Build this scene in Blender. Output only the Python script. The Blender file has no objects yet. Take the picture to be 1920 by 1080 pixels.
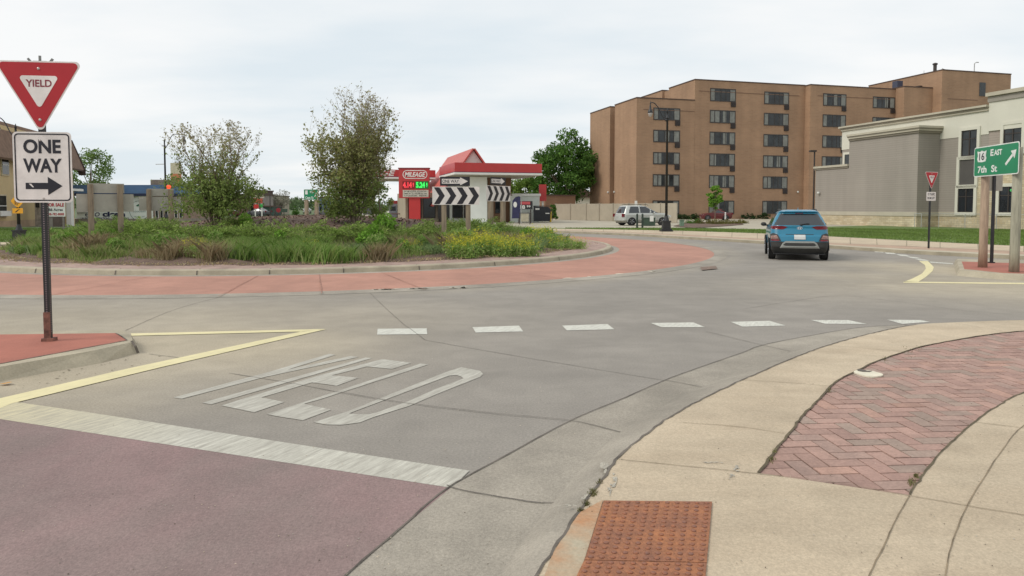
import bpy, math, random
import numpy as np
from mathutils import Vector, Matrix
R = math.radians
S = bpy.context.scene
C = S.collection
random.seed(7); rng = np.random.default_rng(7)

# ---------------------------------------------------------------- camera
F, PITCH, HOR, EYE = 1320.0, R(2.8), 388.0, 1.65
CY = HOR + F*math.tan(PITCH)
cam = bpy.data.objects.new('camera', bpy.data.cameras.new('camera')); C.objects.link(cam)
cam.location = (0, 0, EYE); cam.rotation_euler = (R(90)-PITCH, 0, 0)
cam.data.sensor_width = 36; cam.data.lens = 36*F/1920
cam.data.shift_y = -(540-CY)/1920
cam.data.clip_end = 6000; cam.data.clip_start = 0.05
S.camera = cam
# ---------------------------------------------------------------- light
SUN_EL, SUN_AZ = R(45), R(248)      # sun behind thin cloud, to the left of the viewer
w = bpy.data.worlds.new('World'); S.world = w; w.use_nodes = True
nt = w.node_tree; nt.nodes.clear()
def N(nt, t, **k):
    n = nt.nodes.new(t)
    for a, b in k.items(): setattr(n, a, b)
    return n
wo = N(nt, 'ShaderNodeOutputWorld'); bg = N(nt, 'ShaderNodeBackground'); bg.inputs[1].default_value = 0.1
sky = N(nt, 'ShaderNodeTexSky', sky_type='NISHITA', sun_disc=False, sun_elevation=SUN_EL, sun_rotation=SUN_AZ)
sky.air_density = 1.0; sky.dust_density = 2.0
tc = N(nt, 'ShaderNodeTexCoord'); sep = N(nt, 'ShaderNodeSeparateXYZ')
nt.links.new(tc.outputs['Generated'], sep.inputs[0])
add = N(nt, 'ShaderNodeMath', operation='ADD'); add.inputs[1].default_value = 0.12
nt.links.new(sep.outputs[2], add.inputs[0])
mx = N(nt, 'ShaderNodeMath', operation='MAXIMUM'); mx.inputs[1].default_value = 0.03; nt.links.new(add.outputs[0], mx.inputs[0])
dv = N(nt, 'ShaderNodeVectorMath', operation='DIVIDE'); cmb = N(nt, 'ShaderNodeCombineXYZ')
for i in range(3): nt.links.new(mx.outputs[0], cmb.inputs[i])
nt.links.new(tc.outputs['Generated'], dv.inputs[0]); nt.links.new(cmb.outputs[0], dv.inputs[1])
mp = N(nt, 'ShaderNodeMapping'); mp.inputs['Scale'].default_value = (0.5, 0.8, 1); mp.inputs['Rotation'].default_value = (0, 0, R(-6))
nt.links.new(dv.outputs[0], mp.inputs[0])
cn = N(nt, 'ShaderNodeTexNoise'); cn.inputs['Scale'].default_value = 1.1; cn.inputs['Detail'].default_value = 6; cn.inputs['Roughness'].default_value = 0.5
nt.links.new(mp.outputs[0], cn.inputs['Vector'])
cr = N(nt, 'ShaderNodeValToRGB')
cr.color_ramp.elements[0].position = 0.36; cr.color_ramp.elements[0].color = (6.75, 7.4, 7.8, 1)
cr.color_ramp.elements[1].position = 0.62; cr.color_ramp.elements[1].color = (8.55, 8.6, 8.55, 1)
nt.links.new(cn.outputs['Fac'], cr.inputs[0])
mixs = N(nt, 'ShaderNodeMix', data_type='RGBA'); mixs.inputs[0].default_value = 0.93
nt.links.new(sky.outputs[0], mixs.inputs[6]); nt.links.new(cr.outputs[0], mixs.inputs[7])
nt.links.new(mixs.outputs[2], bg.inputs[0]); nt.links.new(bg.outputs[0], wo.inputs[0])
sl = bpy.data.lights.new('sun', 'SUN'); sl.energy = 1.5; sl.angle = R(20); sl.color = (1, 0.95, 0.86)
so = bpy.data.objects.new('sun', sl); C.objects.link(so)
dsun = Vector((math.sin(SUN_AZ)*math.cos(SUN_EL), math.cos(SUN_AZ)*math.cos(SUN_EL), math.sin(SUN_EL)))
so.rotation_euler = dsun.to_track_quat('Z', 'Y').to_euler(); so.location = (0, -20, 40)
S.view_settings.view_transform = 'Standard'; S.view_settings.look = 'None'; S.view_settings.exposure = 0.22; S.view_settings.gamma = 1
S.render.resolution_x = 1024; S.render.resolution_y = 576

# ---------------------------------------------------------------- measuring helpers (surveyed from the photograph)
cp, sp_ = math.cos(PITCH), math.sin(PITCH)
def ray(u, v):
    y = v-CY
    return (u-960, F*cp-y*sp_, -(y*cp+F*sp_))
def G(u, v, z=0.0):
    a, b, c = ray(u, v); t = (z-EYE)/c
    return (a*t, b*t)
def XA(u, Y): return (u-960)*Y/F          # metres right of the axis at distance Y
def ZA(v, Y): return EYE+(HOR-v)*Y/F      # height above the road at distance Y

# ---------------------------------------------------------------- materials
MATS = {}
def mat(name, col, rough=0.8, var=0.12, scale=3.0, col2=None, stretch=(1, 1, 1), bump=0.0, bscale=None, metal=0.0,
        spec=0.5, vcol=None, rand=0.0, emit=None, estr=1.0, detail=6, fine=0.0, rot=0.0, coat=0, trans=0.0, stain=0.0):
    if name in MATS: return MATS[name]
    m = bpy.data.materials.new(name); m.use_nodes = True; t = m.node_tree; t.nodes.clear()
    o = N(t, 'ShaderNodeOutputMaterial'); b = N(t, 'ShaderNodeBsdfPrincipled')
    b.inputs['Roughness'].default_value = rough; b.inputs['Metallic'].default_value = metal
    b.inputs['Specular IOR Level'].default_value = spec; b.inputs['Coat Weight'].default_value = coat
    t.links.new(b.outputs[0], o.inputs[0])
    if col2 is None: col2 = tuple(max(0, c*(1-var*1.6)) for c in col); c1 = tuple(min(1, c*(1+var)) for c in col)
    else: c1 = col
    tcn = N(t, 'ShaderNodeTexCoord'); mpp = N(t, 'ShaderNodeMapping'); mpp.inputs['Scale'].default_value = stretch; mpp.inputs['Rotation'].default_value = (0, 0, rot)
    t.links.new(tcn.outputs['Object'], mpp.inputs[0])
    no = N(t, 'ShaderNodeTexNoise'); no.inputs['Scale'].default_value = scale; no.inputs['Detail'].default_value = detail; no.inputs['Roughness'].default_value = 0.62
    t.links.new(mpp.outputs[0], no.inputs['Vector'])
    ra = N(t, 'ShaderNodeValToRGB'); ra.color_ramp.elements[0].position = 0.33; ra.color_ramp.elements[1].position = 0.67
    ra.color_ramp.elements[0].color = (*col2, 1); ra.color_ramp.elements[1].color = (*c1, 1)
    t.links.new(no.outputs['Fac'], ra.inputs[0]); cur = ra.outputs[0]
    def mixc(fac, a, bcol, mode='MIX'):
        mm = N(t, 'ShaderNodeMix', data_type='RGBA', blend_type=mode)
        if isinstance(fac, float): mm.inputs[0].default_value = fac
        else: t.links.new(fac, mm.inputs[0])
        t.links.new(a, mm.inputs[6])
        if isinstance(bcol, tuple): mm.inputs[7].default_value = (*bcol, 1)
        else: t.links.new(bcol, mm.inputs[7])
        return mm.outputs[2]
    if fine > 0:
        n2 = N(t, 'ShaderNodeTexNoise'); n2.inputs['Scale'].default_value = 55; n2.inputs['Detail'].default_value = 3
        t.links.new(tcn.outputs['Object'], n2.inputs['Vector'])
        mr = N(t, 'ShaderNodeMapRange'); mr.inputs[1].default_value = 0.3; mr.inputs[2].default_value = 0.7; mr.inputs[3].default_value = 1-fine; mr.inputs[4].default_value = 1+fine
        t.links.new(n2.outputs['Fac'], mr.inputs[0]); cc = N(t, 'ShaderNodeCombineXYZ')
        for i in range(3): t.links.new(mr.outputs[0], cc.inputs[i])
        cur = mixc(1.0, cur, cc.outputs[0], 'MULTIPLY')
    if stain > 0:                       # broad blotches plus scattered light and dark grit
        for sc, a, lo, hi in ((0.35, stain, .38, .62), (2.6, stain*.7, .4, .6), (140, stain*1.3, .35, .65)):
            n4 = N(t, 'ShaderNodeTexNoise'); n4.inputs['Scale'].default_value = sc; n4.inputs['Detail'].default_value = 2 if sc > 100 else 7; n4.inputs['Distortion'].default_value = .6 if sc < 100 else 0
            t.links.new(tcn.outputs['Object'], n4.inputs['Vector']); mr = N(t, 'ShaderNodeMapRange'); mr.inputs[1].default_value = lo; mr.inputs[2].default_value = hi; mr.inputs[3].default_value = 1-a; mr.inputs[4].default_value = 1+a
            t.links.new(n4.outputs['Fac'], mr.inputs[0]); cc = N(t, 'ShaderNodeCombineXYZ')
            for i in range(3): t.links.new(mr.outputs[0], cc.inputs[i])
            cur = mixc(1.0, cur, cc.outputs[0], 'MULTIPLY')
    if vcol:
        at = N(t, 'ShaderNodeAttribute', attribute_name=vcol); cur = mixc(1.0, cur, at.outputs['Color'], 'MULTIPLY')
    if rand > 0:
        ge = N(t, 'ShaderNodeNewGeometry'); mr = N(t, 'ShaderNodeMapRange'); mr.inputs[3].default_value = 1-rand; mr.inputs[4].default_value = 1+rand
        t.links.new(ge.outputs['Random Per Island'], mr.inputs[0]); cc = N(t, 'ShaderNodeCombineXYZ')
        for i in range(3): t.links.new(mr.outputs[0], cc.inputs[i])
        cur = mixc(1.0, cur, cc.outputs[0], 'MULTIPLY')
    t.links.new(cur, b.inputs['Base Color'])
    if bump > 0:
        n3 = N(t, 'ShaderNodeTexNoise'); n3.inputs['Scale'].default_value = bscale or scale*6; n3.inputs['Detail'].default_value = 5
        t.links.new(mpp.outputs[0], n3.inputs['Vector'])
        bp = N(t, 'ShaderNodeBump'); bp.inputs['Strength'].default_value = bump; bp.inputs['Distance'].default_value = 0.02
        t.links.new(n3.outputs['Fac'], bp.inputs['Height']); t.links.new(bp.outputs[0], b.inputs['Normal'])
    if trans > 0:
        tl = N(t, 'ShaderNodeBsdfTranslucent'); ms = N(t, 'ShaderNodeMixShader'); ms.inputs[0].default_value = trans
        t.links.new(cur, tl.inputs[0]); t.links.new(b.outputs[0], ms.inputs[1]); t.links.new(tl.outputs[0], ms.inputs[2]); t.links.new(ms.outputs[0], o.inputs[0])
    if emit:
        b.inputs['Emission Color'].default_value = (*emit, 1); b.inputs['Emission Strength'].default_value = estr
    MATS[name] = m
    return m
GA = R(15.6)                                # street grid: along a, into the distance along b
AV = (math.cos(GA), math.sin(GA)); BV = (-math.sin(GA), math.cos(GA))
def brickmat(name, c1, c2, mortar, bw, bh, msz=0.01, off=0.5, rough=0.9, bump=0.3, bias=0.0, nvar=0.15, nscale=0.5):
    if name in MATS: return MATS[name]
    m = mat(name, c1, rough); t = m.node_tree
    b = [n for n in t.nodes if n.type == 'BSDF_PRINCIPLED'][0]; tcn = [n for n in t.nodes if n.type == 'TEX_COORD'][0]
    sx = N(t, 'ShaderNodeSeparateXYZ'); t.links.new(tcn.outputs['Object'], sx.inputs[0])
    d = N(t, 'ShaderNodeVectorMath', operation='DOT_PRODUCT'); d.inputs[1].default_value = (AV[0]+BV[0], AV[1]+BV[1], 0)
    t.links.new(tcn.outputs['Object'], d.inputs[0])
    cb = N(t, 'ShaderNodeCombineXYZ'); t.links.new(d.outputs['Value'], cb.inputs[0]); t.links.new(sx.outputs[2], cb.inputs[1])
    br = N(t, 'ShaderNodeTexBrick'); br.offset = off; br.inputs['Scale'].default_value = 1.0
    br.inputs['Brick Width'].default_value = bw; br.inputs['Row Height'].default_value = bh; br.inputs['Mortar Size'].default_value = msz
    br.inputs['Color1'].default_value = (*c1, 1); br.inputs['Color2'].default_value = (*c2, 1); br.inputs['Mortar'].default_value = (*mortar, 1); br.inputs['Bias'].default_value = bias
    t.links.new(cb.outputs[0], br.inputs['Vector'])
    no = N(t, 'ShaderNodeTexNoise'); no.inputs['Scale'].default_value = nscale; no.inputs['Detail'].default_value = 6
    t.links.new(tcn.outputs['Object'], no.inputs['Vector'])
    mr = N(t, 'ShaderNodeMapRange'); mr.inputs[1].default_value = 0.3; mr.inputs[2].default_value = 0.7; mr.inputs[3].default_value = 1-nvar; mr.inputs[4].default_value = 1+nvar
    t.links.new(no.outputs['Fac'], mr.inputs[0]); cc = N(t, 'ShaderNodeCombineXYZ')
    for i in range(3): t.links.new(mr.outputs[0], cc.inputs[i])
    mv = N(t, 'ShaderNodeMapping'); mv.inputs['Scale'].default_value = (1.1, 1.1, 0.07); t.links.new(tcn.outputs['Object'], mv.inputs[0])
    nv = N(t, 'ShaderNodeTexNoise'); nv.inputs['Scale'].default_value = 1.0; nv.inputs['Detail'].default_value = 5; t.links.new(mv.outputs[0], nv.inputs['Vector'])
    mr2 = N(t, 'ShaderNodeMapRange'); mr2.inputs[1].default_value = .3; mr2.inputs[2].default_value = .7; mr2.inputs[3].default_value = .93; mr2.inputs[4].default_value = 1.07; t.links.new(nv.outputs['Fac'], mr2.inputs[0])
    mq = N(t, 'ShaderNodeMath', operation='MULTIPLY'); t.links.new(mr.outputs[0], mq.inputs[0]); t.links.new(mr2.outputs[0], mq.inputs[1])
    for i in range(3): t.links.new(mq.outputs[0], cc.inputs[i])
    mm = N(t, 'ShaderNodeMix', data_type='RGBA', blend_type='MULTIPLY'); mm.inputs[0].default_value = 1
    t.links.new(br.outputs['Color'], mm.inputs[6]); t.links.new(cc.outputs[0], mm.inputs[7]); t.links.new(mm.outputs[2], b.inputs['Base Color'])
    if bump:
        bp = N(t, 'ShaderNodeBump'); bp.inputs['Strength'].default_value = bump; bp.inputs['Distance'].default_value = 0.01; bp.invert = True
        t.links.new(br.outputs['Fac'], bp.inputs['Height']); t.links.new(bp.outputs[0], b.inputs['Normal'])
    return m

# ---------------------------------------------------------------- mesh helpers
class MB:
    def __init__(s): s.v = []; s.f = []; s.M = None
    def add(s, vs, fs):
        o = len(s.v)
        if s.M is not None: vs = [tuple(s.M @ Vector(p)) for p in vs]
        s.v += [tuple(p) for p in vs]; s.f += [tuple(i+o for i in f) for f in fs]; return s
    def box(s, x0, x1, y0, y1, z0, z1):
        return s.add([(x0,y0,z0),(x1,y0,z0),(x1,y1,z0),(x0,y1,z0),(x0,y0,z1),(x1,y0,z1),(x1,y1,z1),(x0,y1,z1)],
                     [(0,3,2,1),(4,5,6,7),(0,1,5,4),(1,2,6,5),(2,3,7,6),(3,0,4,7)])
    def prism_xz(s, pts, y0, y1):           # outline in x,z (counter-clockwise seen from -y)
        n = len(pts); a = [(x, y0, z) for x, z in pts]+[(x, y1, z) for x, z in pts]
        return s.add(a, [tuple(range(n)), tuple(range(2*n-1, n-1, -1))]+[(i, i+n, (i+1) % n+n, (i+1) % n) for i in range(n)])
    def prism_xy(s, pts, z0, z1):
        n = len(pts); a = [(x, y, z1) for x, y in pts]+[(x, y, z0) for x, y in pts]
        return s.add(a, [tuple(range(n)), tuple(range(2*n-1, n-1, -1))]+[(i, i+n, (i+1) % n+n, (i+1) % n) for i in range(n)])
    def tube(s, pts, rad, n=8, caps=True):
        P = [Vector(p) for p in pts]; m = len(P)
        if not hasattr(rad, '__len__'): rad = [rad]*m
        vs = []
        t0 = (P[1]-P[0]).normalized(); up = Vector((0, 0, 1)) if abs(t0.z) < 0.9 else Vector((1, 0, 0)); u = t0.cross(up).normalized()
        for i in range(m):
            t = (P[min(i+1, m-1)]-P[max(i-1, 0)]).normalized(); u = (u-t*u.dot(t)).normalized(); w_ = t.cross(u)
            for k in range(n):
                a = 2*math.pi*k/n; vs.append(P[i]+(u*math.cos(a)+w_*math.sin(a))*rad[i])
        fs = [(i*n+k, i*n+(k+1) % n, (i+1)*n+(k+1) % n, (i+1)*n+k) for i in range(m-1) for k in range(n)]
        if caps: fs += [tuple(range(n-1, -1, -1)), tuple(range((m-1)*n, m*n))]
        return s.add(vs, fs)
    def lathe(s, prof, n=20, c=(0, 0, 0)):  # prof = [(r,z)]
        vs = [(c[0]+r*math.cos(2*math.pi*k/n), c[1]+r*math.sin(2*math.pi*k/n), c[2]+z) for r, z in prof for k in range(n)]
        m = len(prof); fs = [(i*n+k, i*n+(k+1) % n, (i+1)*n+(k+1) % n, (i+1)*n+k) for i in range(m-1) for k in range(n)]
        fs += [tuple(range(n-1, -1, -1)), tuple(range((m-1)*n, m*n))]
        return s.add(vs, fs)
    def sphere(s, c, r, sz=(1, 1, 1), n=12, m=8):
        vs = [(c[0]+r*sz[0]*math.sin(math.pi*i/m)*math.cos(2*math.pi*k/n), c[1]+r*sz[1]*math.sin(math.pi*i/m)*math.sin(2*math.pi*k/n), c[2]+r*sz[2]*math.cos(math.pi*i/m)) for i in range(m+1) for k in range(n)]
        return s.add(vs, [(i*n+k, (i+1)*n+k, (i+1)*n+(k+1) % n, i*n+(k+1) % n) for i in range(m) for k in range(n)])
    def build(s, name, m, parent=None, smooth=False, loc=None):
        me = bpy.data.meshes.new(name); me.from_pydata(s.v, [], s.f)
        if m: me.materials.append(m)
        if smooth: me.polygons.foreach_set('use_smooth', [True]*len(me.polygons))
        me.update(); o = bpy.data.objects.new(name, me); C.objects.link(o)
        if parent: o.parent = parent
        if loc: o.location = loc
        return o
def tag(o, label, cat, group=None, kind=None):
    o['label'] = label; o['category'] = cat
    if group: o['group'] = group
    if kind: o['kind'] = kind
    return o
def struct(o, label=None):
    o['kind'] = 'structure'
    if label: o['label'] = label
    return o
def thing(name, label, cat, loc=(0, 0, 0), rz=0.0, group=None):
    o = bpy.data.objects.new(name, None); C.objects.link(o); o.location = loc; o.rotation_euler = (0, 0, rz); o.empty_display_size = 0.2
    return tag(o, label, cat, group)
def kids(o): return [c for c in bpy.data.objects if c.parent == o]
def dup(root, loc, rz, label, scale=None, cat=None):
    r = root.copy(); C.objects.link(r); r.location = loc; r.rotation_euler = (0, 0, rz); r['label'] = label
    if scale: r.scale = scale
    for ch in kids(root):
        c = ch.copy(); C.objects.link(c); c.parent = r
        for g in kids(ch):
            d = g.copy(); C.objects.link(d); d.parent = c
    return r
def tri(mb, pts, z):                        # flat polygon (possibly concave) from 2d points
    from mathutils.geometry import tessellate_polygon
    fs = tessellate_polygon([[Vector((x, y, 0)) for x, y in pts]])
    out = []
    for a, b, c in fs:
        A, B, D = pts[a], pts[b], pts[c]
        cr_ = (B[0]-A[0])*(D[1]-A[1])-(B[1]-A[1])*(D[0]-A[0])
        out.append((a, b, c) if cr_ > 0 else (a, c, b))
    return mb.add([(x, y, z) for x, y in pts], out)
def sheet(name, px, z, m, zg=0.0, parent=None):  # ground sheet from surveyed outline
    mb = MB(); tri(mb, [G(u, v, zg) for u, v in px], z); return mb.build(name, m, parent)
def ribbon(mb, pts, wd, z):
    P = [Vector((p[0], p[1], 0)) for p in pts]; vs = []
    for i in range(len(P)):
        t = (P[min(i+1, len(P)-1)]-P[max(i-1, 0)]).normalized(); n = Vector((-t.y, t.x, 0))*wd/2*(0.75+0.5*random.random())
        vs += [(P[i]+n).to_tuple()[:2]+(z,), (P[i]-n).to_tuple()[:2]+(z,)]
    return mb.add(vs, [(2*i+1, 2*i+3, 2*i+2, 2*i) for i in range(len(P)-1)])
def dens(pts, st=0.25, j=0.0):
    out = []
    for a, b in zip(pts[:-1], pts[1:]):
        L = math.hypot(b[0]-a[0], b[1]-a[1]); n = max(1, int(L/st))
        for k in range(n): out.append((a[0]+(b[0]-a[0])*k/n+random.uniform(-j, j), a[1]+(b[1]-a[1])*k/n+random.uniform(-j, j)))
    out.append(pts[-1]); return out
def crspline(P, k=6):
    P = [Vector((*p, 0)) if len(p) == 2 else Vector(p) for p in P]; Q = [P[0]*2-P[1]]+P+[P[-1]*2-P[-2]]; o = []
    for i in range(1, len(Q)-2):
        for j in range(k):
            t = j/k; a, b, c, d = Q[i-1], Q[i], Q[i+1], Q[i+2]
            o.append(0.5*((2*b)+(c-a)*t+(2*a-5*b+4*c-d)*t*t+(3*b-a-3*c+d)*t**3))
    o.append(P[-1]); return o
def csp(px, k=6, zg=0.0): return [(p.x, p.y) for p in crspline([G(u, v, zg) for u, v in px], k)]
_tc = {}
def text(mb, s, x, z, wd, h, y, bold=0.0, shear=0.0, rot=0.0):   # flat lettering centred at x,z facing -y
    k = (s, bold, shear)
    if k not in _tc:
        cu = bpy.data.curves.new('lettering', 'FONT'); cu.body = s; cu.offset = bold; cu.shear = shear; cu.resolution_u = 4
        ob = bpy.data.objects.new('lettering', cu); C.objects.link(ob)
        me = bpy.data.meshes.new_from_object(ob.evaluated_get(bpy.context.evaluated_depsgraph_get()))
        vs = [tuple(v.co) for v in me.vertices]; fs = [tuple(p.vertices) for p in me.polygons]
        bpy.data.objects.remove(ob); bpy.data.meshes.remove(me); bpy.data.curves.remove(cu); _tc[k] = (vs, fs)
    vs, fs = _tc[k]; xs = [v[0] for v in vs]; ys = [v[1] for v in vs]
    x0, x1, y0, y1 = min(xs), max(xs), min(ys), max(ys); c_, s_ = math.cos(rot), math.sin(rot); o = []
    for v in vs:
        a = ((v[0]-x0)/(x1-x0)-0.5)*wd; b = ((v[1]-y0)/(y1-y0)-0.5)*h
        o.append((x+a*c_-b*s_, y, z+a*s_+b*c_))
    return mb.add(o, fs)
def rrect(x0, x1, z0, z1, r, n=4):
    o = []
    for cx, cz, a0 in ((x1-r, z0+r, -90), (x1-r, z1-r, 0), (x0+r, z1-r, 90), (x0+r, z0+r, 180)):
        for k in range(n+1):
            a = R(a0+90*k/n); o.append((cx+r*math.cos(a), cz+r*math.sin(a)))
    return o
def rtri(cx, zt, wd, r, n=5):               # downward triangle with rounded corners, top edge at zt
    h = wd*0.866; V = [Vector((cx-wd/2, zt)), Vector((cx, zt-h)), Vector((cx+wd/2, zt))]; o = []
    cen = Vector((cx, zt-h/3)); 
    for i, a0 in ((0, 90), (1, 210), (2, -30)):
        ctr = V[i]+(cen-V[i]).normalized()*2*r
        for k in range(n+1):
            a = R(a0+120*k/n); o.append((ctr.x+r*math.cos(a), ctr.y+r*math.sin(a)))
    return o

# ================================================================ GROUND
IC = (-8.0, 28.6); R1, R2 = 11.95, 16.05     # centre island: kerb radius, apron radius
m_terr = mat('terrain grass', (0.09, 0.13, 0.045), 0.95, 0.25, 0.15)
m_road = mat('road concrete', (0.257, 0.232, 0.202), 0.88, 0.05, 0.9, bump=0.3, bscale=90, vcol='wear', fine=0.14, stretch=(0.5, 1.5, 1), rot=R(-25), detail=12, stain=0.055)
m_gut = mat('gutter concrete', (0.318, 0.282, 0.232), 0.88, 0.10, 1.2, bump=0.3, bscale=90, fine=0.12, stain=.09)
m_side = mat('sidewalk concrete', (0.53, 0.435, 0.315), 0.9, 0.10, 1.1, col2=(0.45, 0.36, 0.255), bump=0.35, bscale=90, fine=0.10, stretch=(0.7, 2.6, 1), detail=12, stain=.07)
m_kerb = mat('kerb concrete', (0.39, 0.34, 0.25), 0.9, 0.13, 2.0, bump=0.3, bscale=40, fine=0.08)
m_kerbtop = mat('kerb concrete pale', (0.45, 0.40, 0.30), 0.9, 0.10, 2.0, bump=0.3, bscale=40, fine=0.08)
m_apron = mat('red apron concrete', (0.41, 0.21, 0.155), 0.88, 0.07, 0.7, bump=0.15, bscale=40, fine=0.08, stain=.06)
m_redtop = mat('red island concrete', (0.37, 0.13, 0.09), 0.88, 0.10, 1.4, bump=0.15, bscale=40, fine=0.06)
m_purp = mat('crosswalk concrete', (0.268, 0.172, 0.165), 0.86, 0.05, 0.8, col2=(0.215, 0.165, 0.15), bump=0.3, bscale=90, fine=0.13, stretch=(1, 0.5, 1), rot=R(-20), detail=10, stain=.07)
m_joint = mat('joint sealant', (0.14, 0.12, 0.10), 0.95, 0.3, 5)
m_jsoft = mat('tooled joint', (0.30, 0.25, 0.17), 0.95, 0.25, 5)
m_lot = mat('lot concrete', (0.41, 0.37, 0.29), 0.9, 0.08, 0.4, bump=0.1, bscale=20)
m_farbrick = mat('boulevard pavers', (0.42, 0.29, 0.21), 0.9, 0.12, 2.0)
m_lawn = mat('lawn', (0.12, 0.18, 0.045), 0.95, 0.2, 1.2, bump=0.5, bscale=30)

mb = MB(); mb.add([(-3000, -200, -0.03), (3000, -200, -0.03), (3000, 4500, -0.03), (-3000, 4500, -0.03)], [(0, 1, 2, 3)])
struct(mb.build('ground', m_terr))
# road sheet with traffic wear (pale where no tyres run, greyer in the wheel paths)
xs = sorted(set(list(np.arange(-20, 24.01, 0.4).round(3))+list(range(-90, -20, 6))+list(range(26, 92, 6))))
ys = sorted(set(list(np.arange(1, 26, 0.3).round(3))+list(np.arange(26, 60, 1.0))+[-30, -15, -6, 0]))
tan_blobs = [(G(430, 650), 1.5, 0.9), (G(330, 640), 1.4, 0.9), (G(200, 700), 1.0, 0.8), (G(60, 715), 0.9, 0.9), (G(330, 605), 2.2, 0.55), (G(60, 605), 2.4, 0.55), (G(600, 600), 1.8, 0.4),
             (G(1800, 507), 2.0, 0.9), (G(1700, 500), 1.5, 0.7), (G(1640, 520), 1.6, 0.5), (G(1880, 538), 2.6, 0.7), (G(1740, 540), 1.6, 0.6), (G(1600, 540), 2.0, 0.3),
             (G(150, 760), 0.7, 0.55), (G(420, 720), 0.9, 0.3), (G(-200, 640), 2.0, 0.8), (G(2100, 510), 3.0, 0.8)]
vs = []; cols = []
path = [(p.x, p.y) for p in crspline([(-4.6, -4), (-3.2, 0), G(420, 900), G(640, 730), G(860, 655), G(1150, 600), G(1450, 545), (11.0, 20.0), (9.5, 27)], 8)]
def dpath(x, y): return min(math.hypot(x-a, y-b) for a, b in path)
for y in ys:
    for x in xs:
        vs.append((x, y, 0)); t = 0.0
        for (bx, by), s_, a in tan_blobs:
            d2 = ((x-bx)**2+(y-by)**2)/(s_*s_)
            if d2 < 9: t = max(t, a*math.exp(-d2*0.7))
        rr = math.hypot(x-IC[0], y-IC[1])-R2
        band = math.exp(-((rr-1.9)/0.5)**2)+math.exp(-((rr-3.9)/0.5)**2)
        base = 1.04-0.11*band*(0.6+0.4*math.sin(math.atan2(y-IC[1], x-IC[0])*7))
        if -8 < x < 14 and y < 28:
            dp = dpath(x, y); base -= 0.09*math.exp(-((dp-.85)/.33)**2)*(.75+.25*math.sin(y*1.7+x)); base += .025*math.exp(-(dp/.3)**2)
        if 0 < rr < 0.9: t = max(t, 0.25*(1-rr/0.9))
        c0 = np.array([base, base, base]); c1 = np.array([1.72, 1.62, 1.34]); cols.append(tuple(c0*(1-t)+c1*t)+(1,))
nx = len(xs); fs = [(j*nx+i, j*nx+i+1, (j+1)*nx+i+1, (j+1)*nx+i) for j in range(len(ys)-1) for i in range(nx-1)]
mb = MB(); mb.v = vs; mb.f = fs; road = mb.build('road', m_road); struct(road)
at = road.data.color_attributes.new('wear', 'FLOAT_COLOR', 'POINT'); at.data.foreach_set('color', [c for q in cols for c in q])
# far street heading to the hills
mb = MB(); P = [(-28, 59), (-18, 59), (-48, 400), (-62, 400)]; tri(mb, P, 0.0)
struct(mb.build('street', mat('far street', (0.40, 0.37, 0.31), 0.9, 0.05, 0.1)))

def ring(name, r0, r1, z0, z1, m, n=180, parent=None, a0=0, a1=360, seg=1):
    mb = MB(); vs = []
    for k in range(n+1):
        a = R(a0+(a1-a0)*k/n)
        for s_ in range(seg+1):
            f_ = s_/seg; vs.append((IC[0]+(r0+(r1-r0)*f_)*math.cos(a), IC[1]+(r0+(r1-r0)*f_)*math.sin(a), z0+(z1-z0)*f_))
    w_ = seg+1
    mb.add(vs, [(k*w_+s_, k*w_+s_+1, (k+1)*w_+s_+1, (k+1)*w_+s_) for k in range(n) for s_ in range(seg)])
    return mb.build(name, m, parent)
struct(ring('apron', R1+0.28, R2-0.45, 0.03, 0.012, m_apron))
struct(ring('gutter', R1-0.05, R1+0.28, 0.034, 0.03, m_gut))
struct(ring('gutter', R2-0.45, R2, 0.016, 0.004, m_gut))
# kerb of the centre island
def ringkerb():
    mb = MB(); prof = [(R1+0.02, 0.03), (R1-0.01, 0.13), (R1-0.04, 0.155), (R1-0.2, 0.16), (R1-0.2, 0.10)]; n = 240
    for k in range(n+1):
        a = 2*math.pi*k/n
        for r, z in prof: mb.v.append((IC[0]+r*math.cos(a), IC[1]+r*math.sin(a), z))
    w_ = len(prof); mb.f = [(k*w_+s_, (k+1)*w_+s_, (k+1)*w_+s_+1, k*w_+s_+1) for k in range(n) for s_ in range(w_-1)]
    mb.f = [f[::-1] for f in mb.f]
    o = mb.build('island_kerb', m_kerb); return o
struct(ringkerb())
mb = MB()
for deg in (172, 190, 207, 222, 239, 252, 263, 272.5, 280.5, 288.8, 298, 309, 322, 338):
    a = R(deg); d = Vector((math.cos(a), math.sin(a), 0)); tv = Vector((-d.y, d.x, 0))*0.012; c0 = Vector((IC[0], IC[1], 0))
    for (ra_, za), (rb_, zb) in (((R1+0.03, 0.03), (R1, 0.134)), ((R1, 0.134), (R1-0.2, 0.166))):
        A, B = c0+d*ra_+Vector((0, 0, za)), c0+d*rb_+Vector((0, 0, zb)); mb.add([A-tv, A+tv, B+tv, B-tv], [(0, 1, 2, 3)])
struct(mb.build('kerb_joints', m_joint))
m_paver = mat('dusty pavers', (0.36, 0.25, 0.21), 0.95, 0.18, 3.0, bump=0.4, bscale=20, fine=0.15)
struct(ring('paver_ring', R1-1.35, R1-0.2, 0.17, 0.15, m_paver))
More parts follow.
